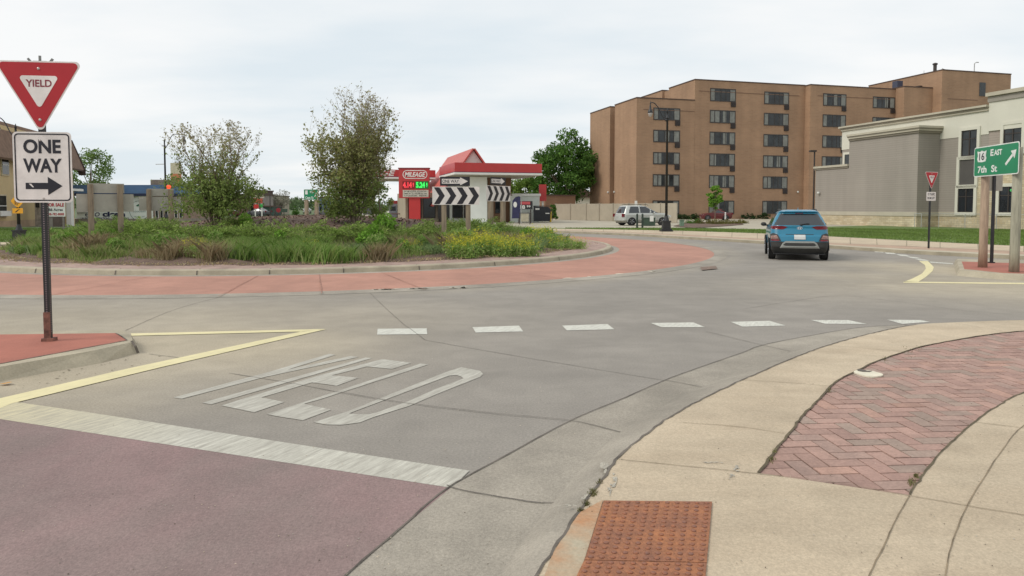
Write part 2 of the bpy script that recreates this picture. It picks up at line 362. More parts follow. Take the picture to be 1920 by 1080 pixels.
# mulch mound
def mz(r):
    X = [0, 3, 5, 7, 9, 10.8, 12]; Z = [1.30, 1.20, 1.0, 0.70, 0.42, 0.165, 0.14]
    return float(np.interp(r, X, Z))
def mzp(x, y): return mz(math.hypot(x-IC[0], y-IC[1]))
mb = MB(); nr, na = 28, 120
for i in range(nr+1):
    r = 10.9*i/nr
    for k in range(na):
        a = 2*math.pi*k/na; j = 0.05 if 0 < i < nr else 0
        mb.v.append((IC[0]+r*math.cos(a), IC[1]+r*math.sin(a), mz(r)+random.uniform(-j, j)))
mb.f = [(i*na+k, (i+1)*na+k, (i+1)*na+(k+1) % na, i*na+(k+1) % na) for i in range(nr) for k in range(na)]
m_mulch = mat('bark mulch', (0.17, 0.11, 0.082), 0.98, 0.4, 4.0, col2=(0.10, 0.064, 0.048), bump=0.5, bscale=25, fine=0.3)
struct(mb.build('mulch_mound', m_mulch, smooth=True))
# mulch chips give the mound its texture
mb = MB()
for _ in range(5200):
    a = random.uniform(0, 2*math.pi); r = 7.2*math.sqrt(random.random()); x, y = IC[0]+r*math.cos(a), IC[1]+r*math.sin(a); z = mz(r)
    q = Vector((random.uniform(-1, 1), random.uniform(-1, 1), random.uniform(-.3, .6))).normalized()*random.uniform(0.02, 0.06); p_ = q.cross(Vector((0.2, 0.3, 1))).normalized()*random.uniform(0.01, 0.03)
    c = Vector((x, y, z+0.03)); mb.add([c-q-p_, c+q-p_, c+q+p_, c-q+p_], [(0, 1, 2, 3)])
tag(mb.build('mulch', mat('bark chips', (0.19, 0.12, 0.09), 0.95, 0.2, 3, rand=0.4)), 'brown bark chips covering the top of the round island', 'mulch', kind='stuff')

# ---- outer sidewalks
def band(mb, A, B, za, zb): 
    n = len(A); o = len(mb.v); mb.v += [(x, y, za) for x, y in A]+[(x, y, zb) for x, y in B]
    mb.f += [(o+i, o+i+1, o+n+i+1, o+n+i) for i in range(n-1)]
def far_walk(K0, K1, B, L, flip=False):
    k0 = csp(K0); k1 = csp(K1, zg=0.13); b = csp(B, zg=0.13); l = csp(L, zg=0.13)
    kf = [(p[0]*0.97+q[0]*0.03, p[1]*0.97+q[1]*0.03) for p, q in zip(k0, k1)]
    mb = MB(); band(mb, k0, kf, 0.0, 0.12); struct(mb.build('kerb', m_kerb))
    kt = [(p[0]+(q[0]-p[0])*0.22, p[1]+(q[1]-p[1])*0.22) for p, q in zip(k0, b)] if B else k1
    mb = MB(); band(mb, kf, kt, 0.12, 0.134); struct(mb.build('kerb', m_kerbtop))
    mb = MB(); band(mb, kt, b, 0.13, 0.13); struct(mb.build('boulevard', m_farbrick))
    mb = MB(); band(mb, b, l, 0.134, 0.134); struct(mb.build('sidewalk', m_side))
    mb = MB()
    for i in range(2, len(b)-1, 2): ribbon(mb, dens([b[i], l[i]], 1.0), 0.03, 0.138)
    struct(mb.build('sidewalk_joints', m_jsoft))
far_walk([(1000, 434.5), (1060, 437), (1170, 441.5), (1280, 448), (1420, 456.5), (1547, 465), (1700, 475.5), (1920, 487), (2300, 508)],
         [(1000, 431.8), (1060, 433.5), (1170, 438), (1280, 443.5), (1420, 452), (1547, 460.5), (1700, 469.5), (1920, 480), (2300, 500)],
         [(1000, 430.5), (1060, 432), (1170, 435.5), (1280, 440), (1420, 447.5), (1547, 455), (1700, 461.5), (1920, 472), (2300, 488)],
         [(1000, 428), (1060, 429), (1170, 430.7), (1280, 433), (1420, 437.5), (1547, 443), (1700, 451), (1920, 461.7), (2300, 475)])
far_walk([(-400, 478), (0, 463.5), (78, 461), (150, 456), (230, 450), (300, 446)],
         [(-400, 474), (0, 459.8), (78, 457.5), (150, 453), (230, 447.8), (300, 444.2)],
         [(-400, 473), (0, 459), (78, 456.8), (150, 452.4), (230, 447.2), (300, 443.8)],
         [(-400, 466), (0, 454.5), (78, 452), (150, 447.5), (230, 443), (300, 440)])
mb = MB(); a, b = G(-6, 462.5), G(26, 461.7); mb.box(a[0], b[0], a[1]-0.03, a[1]+0.25, 0.02, 0.10)
struct(mb.build('drain_inlet', mat('inlet iron', (0.05, 0.03, 0.025), 0.8, 0.3, 4)))
Lr = csp([(1000, 428), (1060, 429), (1170, 430.7), (1280, 433), (1420, 437.5), (1547, 443), (1700, 451), (1920, 461.7), (2300, 475)], zg=0.13)
mb = MB(); tri(mb, Lr+[(70, 30), (70, 140), (-32, 140), (-24, 60), (-16, 50), (-6, 48)], 0.11); struct(mb.build('parking_lot', m_lot))
Lc = [G(u, v, .13) for u, v in [(1000, 428), (1060, 429), (1170, 430.7), (1280, 433), (1420, 437.5), (1547, 443)]]
mb = MB(); tri(mb, Lc+[G(u, v, .13) for u, v in [(1560, 433), (1440, 430), (1280, 427.6), (1170, 427.5), (1060, 427.8), (1000, 427)]], 0.137)
Lw = [G(u, v, .13) for u, v in [(1547, 443), (1700, 451), (1920, 461.7), (2300, 475)]]
tri(mb, Lw+[(60, 30), (60, 52), (33, 60), G(1535, 425.5, .13), G(1545, 433, .13)], 0.137)
struct(mb.build('lawn', m_lawn))
mb = MB(); tri(mb, [G(u, v, .13) for u, v in [(-400, 466), (0, 454.5), (78, 452), (150, 447.5), (230, 443), (300, 440), (345, 436), (330, 429), (150, 426), (-400, 424)]], 0.137)
struct(mb.build('lawn', m_lawn))
# shrub bed soil by the apartment car park
sheet('planting_bed', [(1262, 424), (1300, 427.5), (1360, 424), (1395, 421), (1385, 416.5), (1290, 416)], 0.142, m_mulch, 0.13)['kind'] = 'structure'

# lawn blades: short tufts over both lawns
def pip(x, y, P):
    c = False; j = len(P)-1
    for i in range(len(P)):
        if (P[i][1] > y) != (P[j][1] > y) and x < (P[j][0]-P[i][0])*(y-P[i][1])/(P[j][1]-P[i][1])+P[i][0]: c = not c
        j = i
    return c

# ---- near splitter island (left) and far splitter island (right)
def splitter(top, edge, base, joint=None):
    t = [G(u, v, 0.13) for u, v in top]; mb = MB(); tri(mb, t, 0.134); struct(mb.build('island_top', m_redtop))
    e = [G(u, v, 0.13) for u, v in edge]; b = [G(u, v, 0.0) for u, v in base]
    e2 = [(p[0]+(q[0]-p[0])*0.6, p[1]+(q[1]-p[1])*0.6) for p, q in zip(e, b)]
    mb = MB(); band(mb, e, e2, 0.133, 0.125); band(mb, e2, b, 0.125, 0.0); struct(mb.build('splitter_kerb', m_kerb))
splitter([(-500, 628), (0, 627.7), (217, 625), (238, 639), (0, 683), (-500, 775)],
         [(-500, 628), (0, 627.7), (217, 625), (228, 631), (238, 639), (160, 653), (0, 683), (-500, 775)],
         [(-500, 640), (0, 637), (236, 632), (258, 646), (257, 662), (190, 681), (0, 715), (-500, 820)])
splitter([(1803, 490.6), (1806, 498), (1808, 505), (1822, 505.8), (1879, 512), (1920, 513.5), (2200, 520), (2200, 499), (1920, 494)],
         [(2200, 499), (1920, 494), (1803, 490.6), (1806, 498), (1808, 505), (1822, 505.8), (1879, 512), (1920, 513.5), (2200, 520)],
         [(2200, 500), (1920, 493), (1790, 489.5), (1789, 502), (1794, 517), (1815, 519), (1884, 525), (1920, 526.5), (2200, 532)])
mb = MB(); ribbon(mb, dens([G(u, v, .13) for u, v in [(217, 625.5), (230, 632), (238, 639), (160, 653), (0, 683), (-300, 738)]], .08, .003), .014, .138); struct(mb.build('edge_gap', m_joint))
a_, b_, c_ = Vector((*G(247, 640, .13), .134)), Vector((*G(254, 650, .08), .082)), Vector((*G(259, 663, 0), .006)); d_ = Vector((.012, .004, .004)); mb = MB(); mb.add([a_-d_, a_+d_, b_+d_, b_-d_, c_+d_, c_-d_], [(0, 1, 2, 3), (3, 2, 4, 5)]); mb.add([p+Vector((0, -.004, .004)) for p in (a_-d_, a_+d_, b_+d_, b_-d_, c_+d_, c_-d_)], [(0, 1, 2, 3), (3, 2, 4, 5)]); struct(mb.build('kerb_gap', m_joint))
mb = MB()
for _ in range(46):
    u = random.uniform(0, 300); v = 716-u*.19+random.uniform(2, 22); x, y = G(u, v); s_ = random.uniform(.004, .016); a = random.uniform(0, 3); mb.add([(x+s_*math.cos(a+q)*(1 if q % 2 < 1 else .5), y+s_*math.sin(a+q)*.8, .006) for q in (0, 1.3, 2.8, 4.4)], [(0, 1, 2, 3)])
tag(mb.build('road_debris', mat('dark debris', (0.10, 0.08, 0.05), 0.95, 0.3, 9)), 'small dark debris in the gutter of the left island', 'debris', kind='stuff')
# ---- near sidewalk, right
K = [(850, 1340), (975, 1130), (1040, 1030), (1085, 960), (1135, 893), (1172, 848), (1265, 778), (1393, 713), (1553, 648), (1700, 612), (1800, 604.5), (1920, 600.5), (2050, 598), (2200, 597)]
Kw = [(p.x, p.y) for p in crspline([(-3.0, -6.0), (-0.9, 0.5)]+[G(u, v, .1) for u, v in K])]
BL = [(1422, 888), (1460, 840), (1490, 800), (1520, 765), (1570, 715), (1605, 697), (1640, 680), (1690, 662), (1740, 648), (1840, 630), (1920, 621), (2050, 612), (2200, 606)]
BR = [(1705, 930), (1755, 860), (1790, 826), (1830, 790), (1875, 760), (1920, 737), (2050, 690), (2200, 660)]
BLw, BRw = csp(BL, zg=.1), csp(BR, zg=.1)
mb = MB(); tri(mb, Kw+[(30, 9.8), (30, 9.2)]+BLw[::-1]+BRw+[(30, 7), (30, -6)], 0.104)
struct(mb.build('near_sidewalk', m_side))
mb = MB(); tri(mb, BLw+[(30, 9.3), (30, 6.9)]+BRw[::-1], 0.094); struct(mb.build('paver_bedding', mat('paver bedding', (0.13, 0.085, 0.06), 0.98, 0.3, 6)))
# herringbone pavers, one sheet of bricks
region = BLw+[(30, 9.3), (30, 6.9)]+BRw[::-1]
W = 0.117; mb = MB(); tint = []
th = R(4); ct, st = math.cos(th), math.sin(th)
pal = [((0.41, 0.255, 0.215), 5), ((0.385, 0.23, 0.195), 5), ((0.44, 0.27, 0.225), 4), ((0.35, 0.24, 0.205), 3), ((0.315, 0.26, 0.215), 2), ((0.34, 0.27, 0.225), 2), ((0.46, 0.265, 0.205), 1)]
pal = [(tuple(a*.6+b*.4 for a, b in zip(p, (0.385, 0.225, 0.185))), k) for p, k in pal]
pw = [p for p, k in pal for _ in range(k)]
for i in range(-10, 130):
    for j in range(-10, 100):
        k = (i-j) % 4
        if k == 0: x0, x1, y0, y1 = i, i+2, j, j+1
        elif k == 3: x0, x1, y0, y1 = i, i+1, j, j+2
        else: continue
        cs = [(x0, y0), (x1, y0), (x1, y1), (x0, y1)]
        wpts = [(1.0+(x*ct-y*st)*W, 3.6+(x*st+y*ct)*W) for x, y in cs]
        if wpts[0][0] > 13 or not any(pip(x, y, region) for x, y in wpts): continue
        cx = sum(q[0] for q in wpts)/4; cy = sum(q[1] for q in wpts)/4; dz = random.uniform(-0.0015, 0.0015); g = 0.0036+random.uniform(0, 0.0022)
        tp = [(cx+(x-cx)*(1-g/abs(x-cx) if abs(x-cx) > g*2 else 1), cy+(y-cy)*(1-g/abs(y-cy) if abs(y-cy) > g*2 else 1), 0.1+dz) for x, y in wpts]
        tl_ = random.uniform(-0.0012, 0.0012); tp = [(a, b, c+(tl_ if q in (0, 1) else -tl_)) for q, (a, b, c) in enumerate(tp)]
        o = len(mb.v); mb.v += tp+[(a, b, 0.09) for a, b, c in tp]
        mb.f += [(o, o+1, o+2, o+3)]+[(o+q, o+q+4, o+(q+1) % 4+4, o+(q+1) % 4) for q in range(4)]
        c = random.choice(pw); s_ = random.uniform(0.9, 1.12); c = tuple(a*.84+b*.10 for a, b in zip(c, (0.44, 0.36, 0.30))); tint += [(c[0]*s_, c[1]*s_, c[2]*s_, 1)]*8
br = mb.build('brick_paving', mat('clay pavers', (1.06, 1.06, 1.04), 0.92, 0.1, 6.0, col2=(0.84, 0.85, 0.84), bump=0.35, bscale=60, vcol='tint', fine=0.12)); struct(br)
at = br.data.color_attributes.new('tint', 'FLOAT_COLOR', 'POINT'); at.data.foreach_set('color', [c for q in tint for c in q])
# gutter slope and gutter slab
Fp = [(760, 1400), (905, 1130), (985, 1010), (1040, 940), (1100, 870), (1163, 812), (1240, 764), (1372, 703), (1545, 643)]
Fw = [(-3.6, -6), (-1.4, 0.5)]+[G(u, v) for u, v in Fp]; Kk = [(-3.0, -6.0), (-0.9, 0.5)]+[G(u, v, .1) for u, v in K]
for q in range(len(Fw), len(Kk)): x, y = Kk[q]; Fw.append((x-0.06, y+0.08))
Fs = [(p.x, p.y) for p in crspline(Fw)]; Ks = [(p.x, p.y) for p in crspline(Kk)]
mb = MB(); n = len(Fs)
mid = [((a[0]*.45+b[0]*.55), (a[1]*.45+b[1]*.55)) for a, b in zip(Fs, Ks)]
band(mb, Ks, mid, 0.098, 0.07); band(mb, mid, Fs, 0.07, 0.006); struct(mb.build('near_kerb', m_gut, smooth=True))
J = [(400, 1420), (560, 1175), (650, 1080), (745, 998), (838, 918), (950, 855), (1070, 790), (1160, 752), (1247, 714), (1320, 687), (1390, 663), (1430, 648), (1520, 630), (1613, 615), (1700, 609.5)]
Jw = [(-3.9, -3)]+[G(u, v) for u, v in J]; Js = [(p.x, p.y) for p in crspline(Jw)]
gp = Js+[(p[0], p[1]) for p in Fs[::-1] if p[1] < 9.1]
mb = MB(); tri(mb, gp, 0.004); struct(mb.build('gutter_slab', m_gut))
mb = MB(); ribbon(mb, dens(Js, 0.12, 0.002), 0.011, 0.009)
for L in ([(640, 737), (760, 757), (930, 777), (1070, 790), (1163, 812)], [(838, 912), (870, 922), (985, 942), (1045, 946), (1085, 950)], [(1247, 714), (1290, 722), (1318, 728)], [(1323, 622), (1430, 648), (1483, 660)]):
    ribbon(mb, dens(csp(L, 5), 0.1, 0.003), 0.008, 0.010)
struct(mb.build('road_joints', m_joint))
mb = MB()
for L in ([(693, 549), (745, 598), (797, 638)], [(797, 638), (950, 665), (1065, 684), (1247, 714)], [(430, 700), (540, 718), (640, 737)], [(235, 620), (330, 580), (440, 550)], [(900, 532), (926, 540)],
          [(1393, 580), (1480, 566), (1573, 555), (1700, 568), (1810, 583), (1920, 592)], [(280, 664), (310, 668), (345, 672)]):
    ribbon(mb, dens(csp(L, 6), 0.15, 0.004), 0.008, 0.005)
struct(mb.build('fine_road_joints', mat('fine joint', (0.185, 0.165, 0.142), 0.95, 0.25, 5)))
mb = MB()
for deg in (245, 257, 268, 279.5, 286, 293, 306):
    a = R(deg); ribbon(mb, dens([(IC[0]+r*math.cos(a), IC[1]+r*math.sin(a)) for r in (R1+0.3, R2)], 0.3, 0.01), 0.016, 0.033)
struct(mb.build('apron_joints', mat('apron joint', (0.345, 0.185, 0.14), 0.95, 0.25, 5)))
mb = MB()
for L in ([(1160, 862), (1280, 874), (1350, 881), (1422, 889)], [(1707, 930.5), (1813, 949), (1920, 967), (2050, 990)], [(1827, 792), (1920, 803)],
          [(2000, 762), (1920, 798), (1875, 850), (1847, 893), (1813, 950), (1787, 1013), (1773, 1080), (1768, 1200)], [(1280, 793), (1380, 800), (1470, 813)], [(1422, 889), (1560, 905), (1705, 930)], [(1705, 930), (1680, 975), (1660, 1020), (1630, 1080), (1590, 1200)],
          [(1393, 713), (1480, 718), (1560, 725)], [(1553, 648), (1640, 655), (1700, 660)], [(1790, 606), (1850, 616), (1890, 623)]):
    ribbon(mb, dens(csp(L, 5, .104), 0.06, 0.002), 0.0052, 0.1085)
struct(mb.build('sidewalk_joints', mat('walk joint', (0.26, 0.20, 0.13), 0.95, 0.3, 6)))
mb = MB(); ribbon(mb, dens([p for p in Ks if p[1] > 0.4 and p[1] < 9.2], 0.06, 0.006), 0.015, 0.1085); struct(mb.build('kerb_crack', m_joint))
mb = MB()
ribbon(mb, dens(BLw, 0.06, 0.006), 0.016, 0.1085); ribbon(mb, dens(BRw, 0.06, 0.005), 0.012, 0.1085); struct(mb.build('paver_edge_dirt', mat('edge dirt', (0.12, 0.095, 0.055), 0.95, 0.3, 9)))

# ---- crosswalk and painted markings
sheet('crosswalk', [(-900, 672), (0, 787), (845, 916), (745, 998), (650, 1080), (480, 1290), (-900, 2200)], 0.0045, m_purp)['kind'] = 'structure'
def paint(name, col, thr, sc=9.0):           # worn road paint: noise holes down to the concrete
    m = mat(name, col, 0.75, 0.05, 3.0); t = m.node_tree
    b = [n for n in t.nodes if n.type == 'BSDF_PRINCIPLED'][0]; tcn = [n for n in t.nodes if n.type == 'TEX_COORD'][0]; src = b.inputs['Base Color'].links[0].from_socket
    mp_ = N(t, 'ShaderNodeMapping'); mp_.vector_type = 'TEXTURE'; mp_.inputs['Scale'].default_value = (.30, 3.0, 1); mp_.inputs['Rotation'].default_value = (0, 0, R(-27)); t.links.new(tcn.outputs['Object'], mp_.inputs[0])
    no = N(t, 'ShaderNodeTexNoise'); no.inputs['Scale'].default_value = sc; no.inputs['Detail'].default_value = 8; no.inputs['Roughness'].default_value = 0.85; t.links.new(mp_.outputs[0], no.inputs['Vector'])
    ra = N(t, 'ShaderNodeMapRange'); ra.inputs[1].default_value = thr-.02; ra.inputs[2].default_value = thr+0.26; ra.inputs[3].default_value = .12; t.links.new(no.outputs['Fac'], ra.inputs[0])
    mm = N(t, 'ShaderNodeMix', data_type='RGBA'); mm.inputs[6].default_value = (0.285, 0.26, 0.22, 1); t.links.new(ra.outputs[0], mm.inputs[0]); t.links.new(src, mm.inputs[7]); t.links.new(mm.outputs[2], b.inputs['Base Color'])
    return m
p_white = paint('worn white paint', (0.62, 0.61, 0.54), 0.30); p_letter = paint('letter paint', (0.56, 0.54, 0.47), 0.41, 7.0)
p_stop = paint('stop line paint', (0.60, 0.58, 0.50), 0.39, 8.0); p_yel = paint('pale yellow paint', (0.70, 0.62, 0.36), 0.22)
def marks(name, polys, m, label, z=0.0042):
    mb = MB()
    for P in polys: tri(mb, [G(u, v) for u, v in P], z)
    return struct(mb.build(name, m), label)
_t = p_stop.node_tree; _mm = [n for n in _t.nodes if n.type == 'MIX' and n.inputs[6].is_linked is False][0]; _src = _mm.inputs[7].links[0].from_socket   # cream thermoplastic at the left end, white to the right
_cd = [n for n in _t.nodes if n.type == 'TEX_COORD'][0]; _sx = N(_t, 'ShaderNodeSeparateXYZ'); _t.links.new(_cd.outputs['Object'], _sx.inputs[0]); _mr = N(_t, 'ShaderNodeMapRange'); _mr.inputs[1].default_value = -4.1; _mr.inputs[2].default_value = -2.3; _t.links.new(_sx.outputs[0], _mr.inputs[0])
_m2 = N(_t, 'ShaderNodeMix', data_type='RGBA'); _m2.inputs[6].default_value = (0.66, 0.58, 0.36, 1); _t.links.new(_mr.outputs[0], _m2.inputs[0]); _t.links.new(_src, _m2.inputs[7]); _t.links.new(_m2.outputs[2], _mm.inputs[7])
marks('stop_line', [[(150, 772), (880, 884), (862, 902), (845, 916), (0, 787), (0, 762), (10, 752)], [(-700, 690), (-700, 660), (0, 762), (0, 787)]], p_stop, None, 0.0055)
marks('yellow_line', [[(567, 622), (240, 692), (0, 748), (-60, 762), (-60, 790), (23, 757.5), (300, 690), (612, 618)], [(245, 626), (612, 617.5), (567, 622.5), (247, 630.5)]], p_yel, None, 0.0065)
marks('yellow_line', [[(1723, 489.7), (1734, 497), (1736, 504), (1729, 513), (1712, 522), (1694, 529), (1722, 528.5), (1736, 519.7), (1748.5, 508.5), (1751, 501), (1740, 489.7)],
                      [(1694, 528.2), (1920, 530.6), (2300, 534), (2300, 537), (1920, 533.3), (1694, 530.6)]], p_yel, None)
marks('white_line', [[(1743, 490.6), (1787, 494), (1787, 495.6), (1745, 492.6)], [(1586, 465.2), (1630, 468.6), (1632, 470), (1590, 467)]]+
      [[(a, b), (a+19, b+1.3), (c, d), (c-19, d-1)] for a, b, c, d in ((1637, 470, 1660, 474), (1656, 473, 1682, 477), (1679, 476.6, 1708, 481), (1698, 481, 1729, 485.2), (1714, 485.4, 1744, 489.6))], p_white, None)
marks('entry_dashes', [[(708, 617), (800, 616), (801, 627), (707, 628)], [(886, 614), (973, 611), (981, 622), (892, 624)], [(1054, 611), (1139, 608), (1152, 618), (1063, 620)], [(1220, 606), (1300, 605), (1322, 614), (1240, 614)],
      [(1370, 604), (1443, 602), (1473, 611), (1392, 613)], [(1520, 600.5), (1590, 600.5), (1625, 608), (1547, 607.5)], [(1663, 600), (1727, 600.5), (1743, 604), (1692, 608)]], p_white, None)
Do = [(587, 792.5), (650, 773), (831.7, 700), (865, 689), (900, 696), (906, 702), (900, 707.5), (823, 738), (767, 762), (700, 783), (675, 793), (642, 797.5), (612, 797)]
Di = [(655, 776), (665, 772), (842, 705), (857, 704), (865, 707), (869, 710), (866, 711.5), (815, 731), (767, 752.5), (710, 773), (693, 777.5), (675, 777.5), (660, 777)]
marks('yield_lettering', [[(326, 746), (341, 748.5), (497, 707.5), (672, 670), (658, 668), (538, 694), (629, 666), (617, 664), (505, 698)],
      [(378.5, 756), (396, 759), (698, 672), (685, 671)],
      [(415, 761), (476.7, 774), (533, 754.7), (490, 746), (585, 717.8), (631, 724), (672.5, 709), (622, 704.5), (688, 688), (735, 692.5), (771, 681), (716.7, 674), (600, 704)],
      [(500, 777.5), (524, 782), (568, 789), (621, 769), (570, 758), (600, 749.5), (803, 684), (788, 682.5), (627, 736)]]+
      [[Do[i], Do[(i+1) % 13], Di[(i+1) % 13], Di[i]] for i in range(13)], p_letter, None)
# paint spatter on the kerb, patching on the apron edge
mb = MB()
def blob(mb, u, v, ru, rv, z, zg, n=14, j=0.35, rot=0):
    P = []
    for k in range(n):
        a = 2*math.pi*k/n; q = 1+random.uniform(-j, j); x, y = ru*math.cos(a)*q, rv*math.sin(a)*q
        P.append(G(u+x*math.cos(rot)-y*math.sin(rot), v+x*math.sin(rot)+y*math.cos(rot), zg))
    tri(mb, P, z)
for u, v, ru, rv, rot in ((1133, 872, 9, 15, .3), (1150, 903, 10, 18, .5), (1143, 924, 5, 12, .5), (1095, 935, 13, 8, -.4), (1066, 950, 16, 3.5, .1), (1380, 880, 11, 7, 0), (1332, 868, 22, 1.6, .1), (1372, 893, 9, 5, 0)):
    for q in range(7): blob(mb, u+random.gauss(0, .4)*ru, v+random.gauss(0, .4)*rv, ru*random.uniform(.12, .38), rv*random.uniform(.12, .38), 0.1072+q*0.0003, .104, rot=rot, j=0.35, n=9)
struct(mb.build('paint_spatter', paint('spatter paint', (0.60, 0.55, 0.44), 0.45, 20)))
mb = MB()
for k in range(26):
    u = random.uniform(700, 880) if k < 20 else random.uniform(980, 1240); v = (543-(u-700)*0.026) if u < 900 else (529-(u-980)*0.083)
    blob(mb, u, v, random.uniform(3, 10), random.uniform(0.5, 1.0), 0.0185, 0.016, 8, 0.5)
struct(mb.build('apron_patches', mat('pale patch', (0.62, 0.56, 0.45), 0.9, 0.1, 4)))
mb = MB(); tri(mb, [G(u, v, .104) for u, v in [(1131, 938), (1096, 1050), (1050, 1180), (985, 1180), (1036, 1040), (1062, 998), (1087, 962)]], 0.108)
mr_ = mat('rust-stained concrete', (0.44, 0.20, 0.085), 0.9, 0.2, 3.0, col2=(0.42, 0.36, 0.26), bump=0.2, bscale=60, fine=0.1); struct(mb.build('rust_stain', mr_))
mb = MB(); tri(mb, [G(u, v, .0) for u, v in [(1313, 502), (1342, 500), (1345, 505), (1316, 508)]], 0.0215); struct(mb.build('drain_grate', mat('drain iron', (0.19, 0.125, 0.09), 0.7, 0.3, 8)))

# ================================================================ BUILDINGS
def grid_M(x, y): return Matrix.Translation((x, y, 0)) @ Matrix.Rotation(GA, 4, 'Z')   # local x along the street grid, y into the distance
m_glass = mat('window glass', (0.035, 0.04, 0.042), 0.12, 0.4, 0.8, spec=0.4)
m_glassd = mat('dark window glass', (0.02, 0.024, 0.028), 0.10, 0.3, 0.8, spec=0.5)
m_curt = mat('curtain', (0.22, 0.225, 0.205), 0.7, 0.18, 1.5)
m_dkfr = mat('dark bronze frame', (0.045, 0.035, 0.03), 0.5, 0.1, 3)
m_black = mat('black paint', (0.018, 0.018, 0.02), 0.45, 0.2, 4)
m_alu = mat('bare aluminium', (0.42, 0.42, 0.40), 0.5, 0.08, 2, metal=0.3)
def face_s(u, t0, ox, oy):                 # position along a grid wall (set back t0) seen at column u
    k = (u-960)/F   # x = k*y ; x = ox+ax*s-.. 
    px, py = ox+BV[0]*t0, oy+BV[1]*t0
    return (k*py-px)/(AV[0]-k*AV[1])
# ---- apartment block
AO = (15.1, 85.9)
ap = thing('apartment_building', 'tan brick apartment block of six storeys with stepped roof and stacked windows', 'building', (AO[0], AO[1], 0), GA)
m_apt = brickmat('apartment brick', (0.360, 0.221, 0.134), (0.322, 0.197, 0.120), (0.345, 0.228, 0.148), 0.6, 0.2, 0.02, nvar=0.10, nscale=0.35, bump=0.15)
def local_brick(m):   # building objects are already turned to the grid: use local x+y
    for n in m.node_tree.nodes:
        if n.type == 'VECT_MATH' and n.operation == 'DOT_PRODUCT': n.inputs[1].default_value = (1, 1, 0)
local_brick(m_apt)
m_cap = mat('parapet cap', (0.085, 0.05, 0.035), 0.7, 0.1, 3)
H6, H5, HP = 17.35, 14.8, 19.6
mb = MB()
mb.box(0, 7.9, 0, 6.5, 0, H5); mb.box(1.2, 7.9, 6.5, 8.0, 0, H5-0.35); mb.box(0, 7.9, 8.0, 15, 0, H5)       # low end with its recess
mb.box(7.86, 23.9, 0, 6.7, 0, H6); mb.box(8.2, 23.9, 6.7, 8.6, 0, H6-0.1); mb.box(7.86, 37.3, 8.6, 15, 0, H6+0.02)
mb.box(23.9, 37.3, -1.0, 8.6, 0, H6-0.05); mb.box(37.3, 42.0, -2.4, 15, 0, H6+0.1); mb.box(42, 53.7, -3.8, 9, 0, HP)
mb.box(53.7, 75, -2.4, 15, 0, H5)
mb.build('wall', m_apt, ap)
mb = MB()
for x0, x1, y0, y1, z in ((-0.04, 7.86, -0.04, 6.54, H5), (-0.04, 7.86, 7.96, 15, H5), (7.82, 23.88, -0.04, 6.7, H6), (7.82, 23.88, 8.56, 15, H6+0.02), (23.86, 37.28, -1.04, 8.56, H6-0.05), (37.26, 41.98, -2.44, 15, H6+0.1), (41.96, 53.74, -3.84, 9.04, HP), (53.76, 75, -2.44, 15, H5)):
    mb.box(x0, x1, y0, y1, z+0.003, z+0.14)
mb.build('roof_cap', m_cap, ap)
m_course = mat('dark course', (0.20, 0.12, 0.08), 0.9, 0.1, 3)    # shallow brick courses under the parapets
for x0, x1, y, z in ((0.9, 7.8, -0.03, H5-1.35), (8.4, 23.0, -0.03, H6-1.35), (25, 36.5, -1.03, H6-1.4), (43, 48, -3.83, 15.9)): MB().box(x0, x1, y, y+.06, z, z+.07).build('brick_course', m_course, ap)
m_ac = mat('air conditioner brown', (0.035, 0.025, 0.022), 0.6, 0.2, 5)
def apt_win(x0, x1, y, zt, zb, ac, k):
    wf = MB()
    for a, b, c, d in ((x0-.06, x1+.06, zt, zt+.1), (x0-.06, x1+.06, zb-.1, zb), (x0-.06, x0+.03, zb, zt), (x1-.03, x1+.06, zb, zt)): wf.box(a, b, y-.05, y+.02, c, d)
    L = x1-x0
    for f_ in (.17, .42, .62, .78): wf.box(x0+L*f_-.03, x0+L*f_+.03, y-.04, y+.01, zb, zt)
    o = wf.build('window', m_dkfr, ap)
    MB().box(x0, x1, y-.015, y-.005, zb, zt).build('pane', m_glass, o)
    r = random.Random(k)
    def cbox(*a): MB().box(*a).build('curtain', m_curt, o)
    cbox(x0+.05, x0+L*(.15+.02*r.random()), y-.025, y-.018, zb+.03, zt-.03); cbox(x0+L*.79, x1-.05, y-.025, y-.018, zb+.03, zt-.03)
    if r.random() < .6: cbox(x0+L*.19, x0+L*(.19+.22*r.random()+.03), y-.025, y-.018, zb+.03, zt-.03)
    if r.random() < .4: a = .45+.1*r.random(); cbox(x0+L*a, x0+L*(a+.14), y-.025, y-.018, zb+.03, zt-.03)
    if ac:
        a = MB(); a.box(x1-.62, x1+.04, y-.12, y+.02, zb-.72, zb-.1)
        for q in range(5): a.box(x1-.58, x1, y-.14, y-.12, zb-.66+q*.11, zb-.62+q*.11)
        a.build('air_conditioner', m_ac, ap)
k = 0
for (ua, ub, t0, vt, vb, rows, top) in ((1224, 1272, 0, 205.7, 225.5, 4, 13.1), (1329, 1375, 0, 170, 191, 5, 0), (1429.5, 1474, 0, 176.3, 196.5, 5, 0), (1539, 1580.5, -1.0, 179.5, 199.5, 5, 0), (1631.5, 1671, -1.0, 185.3, 203.6, 5, 0)):
    s0, s1 = face_s(ua, t0, *AO), face_s(ub, t0, *AO)
    Y = AO[1]+AV[1]*(s0+s1)/2+BV[1]*t0; zt = ZA(vt, Y); zb = ZA(vb, Y)
    for q in range(rows):
        k += 1; apt_win(s0, s1, t0, zt-2.7*q, zb-2.7*q, True, k)
    z0 = zt-2.7*rows; k += 1; apt_win(s0, s1, t0, 2.35, 0.85, False, k)
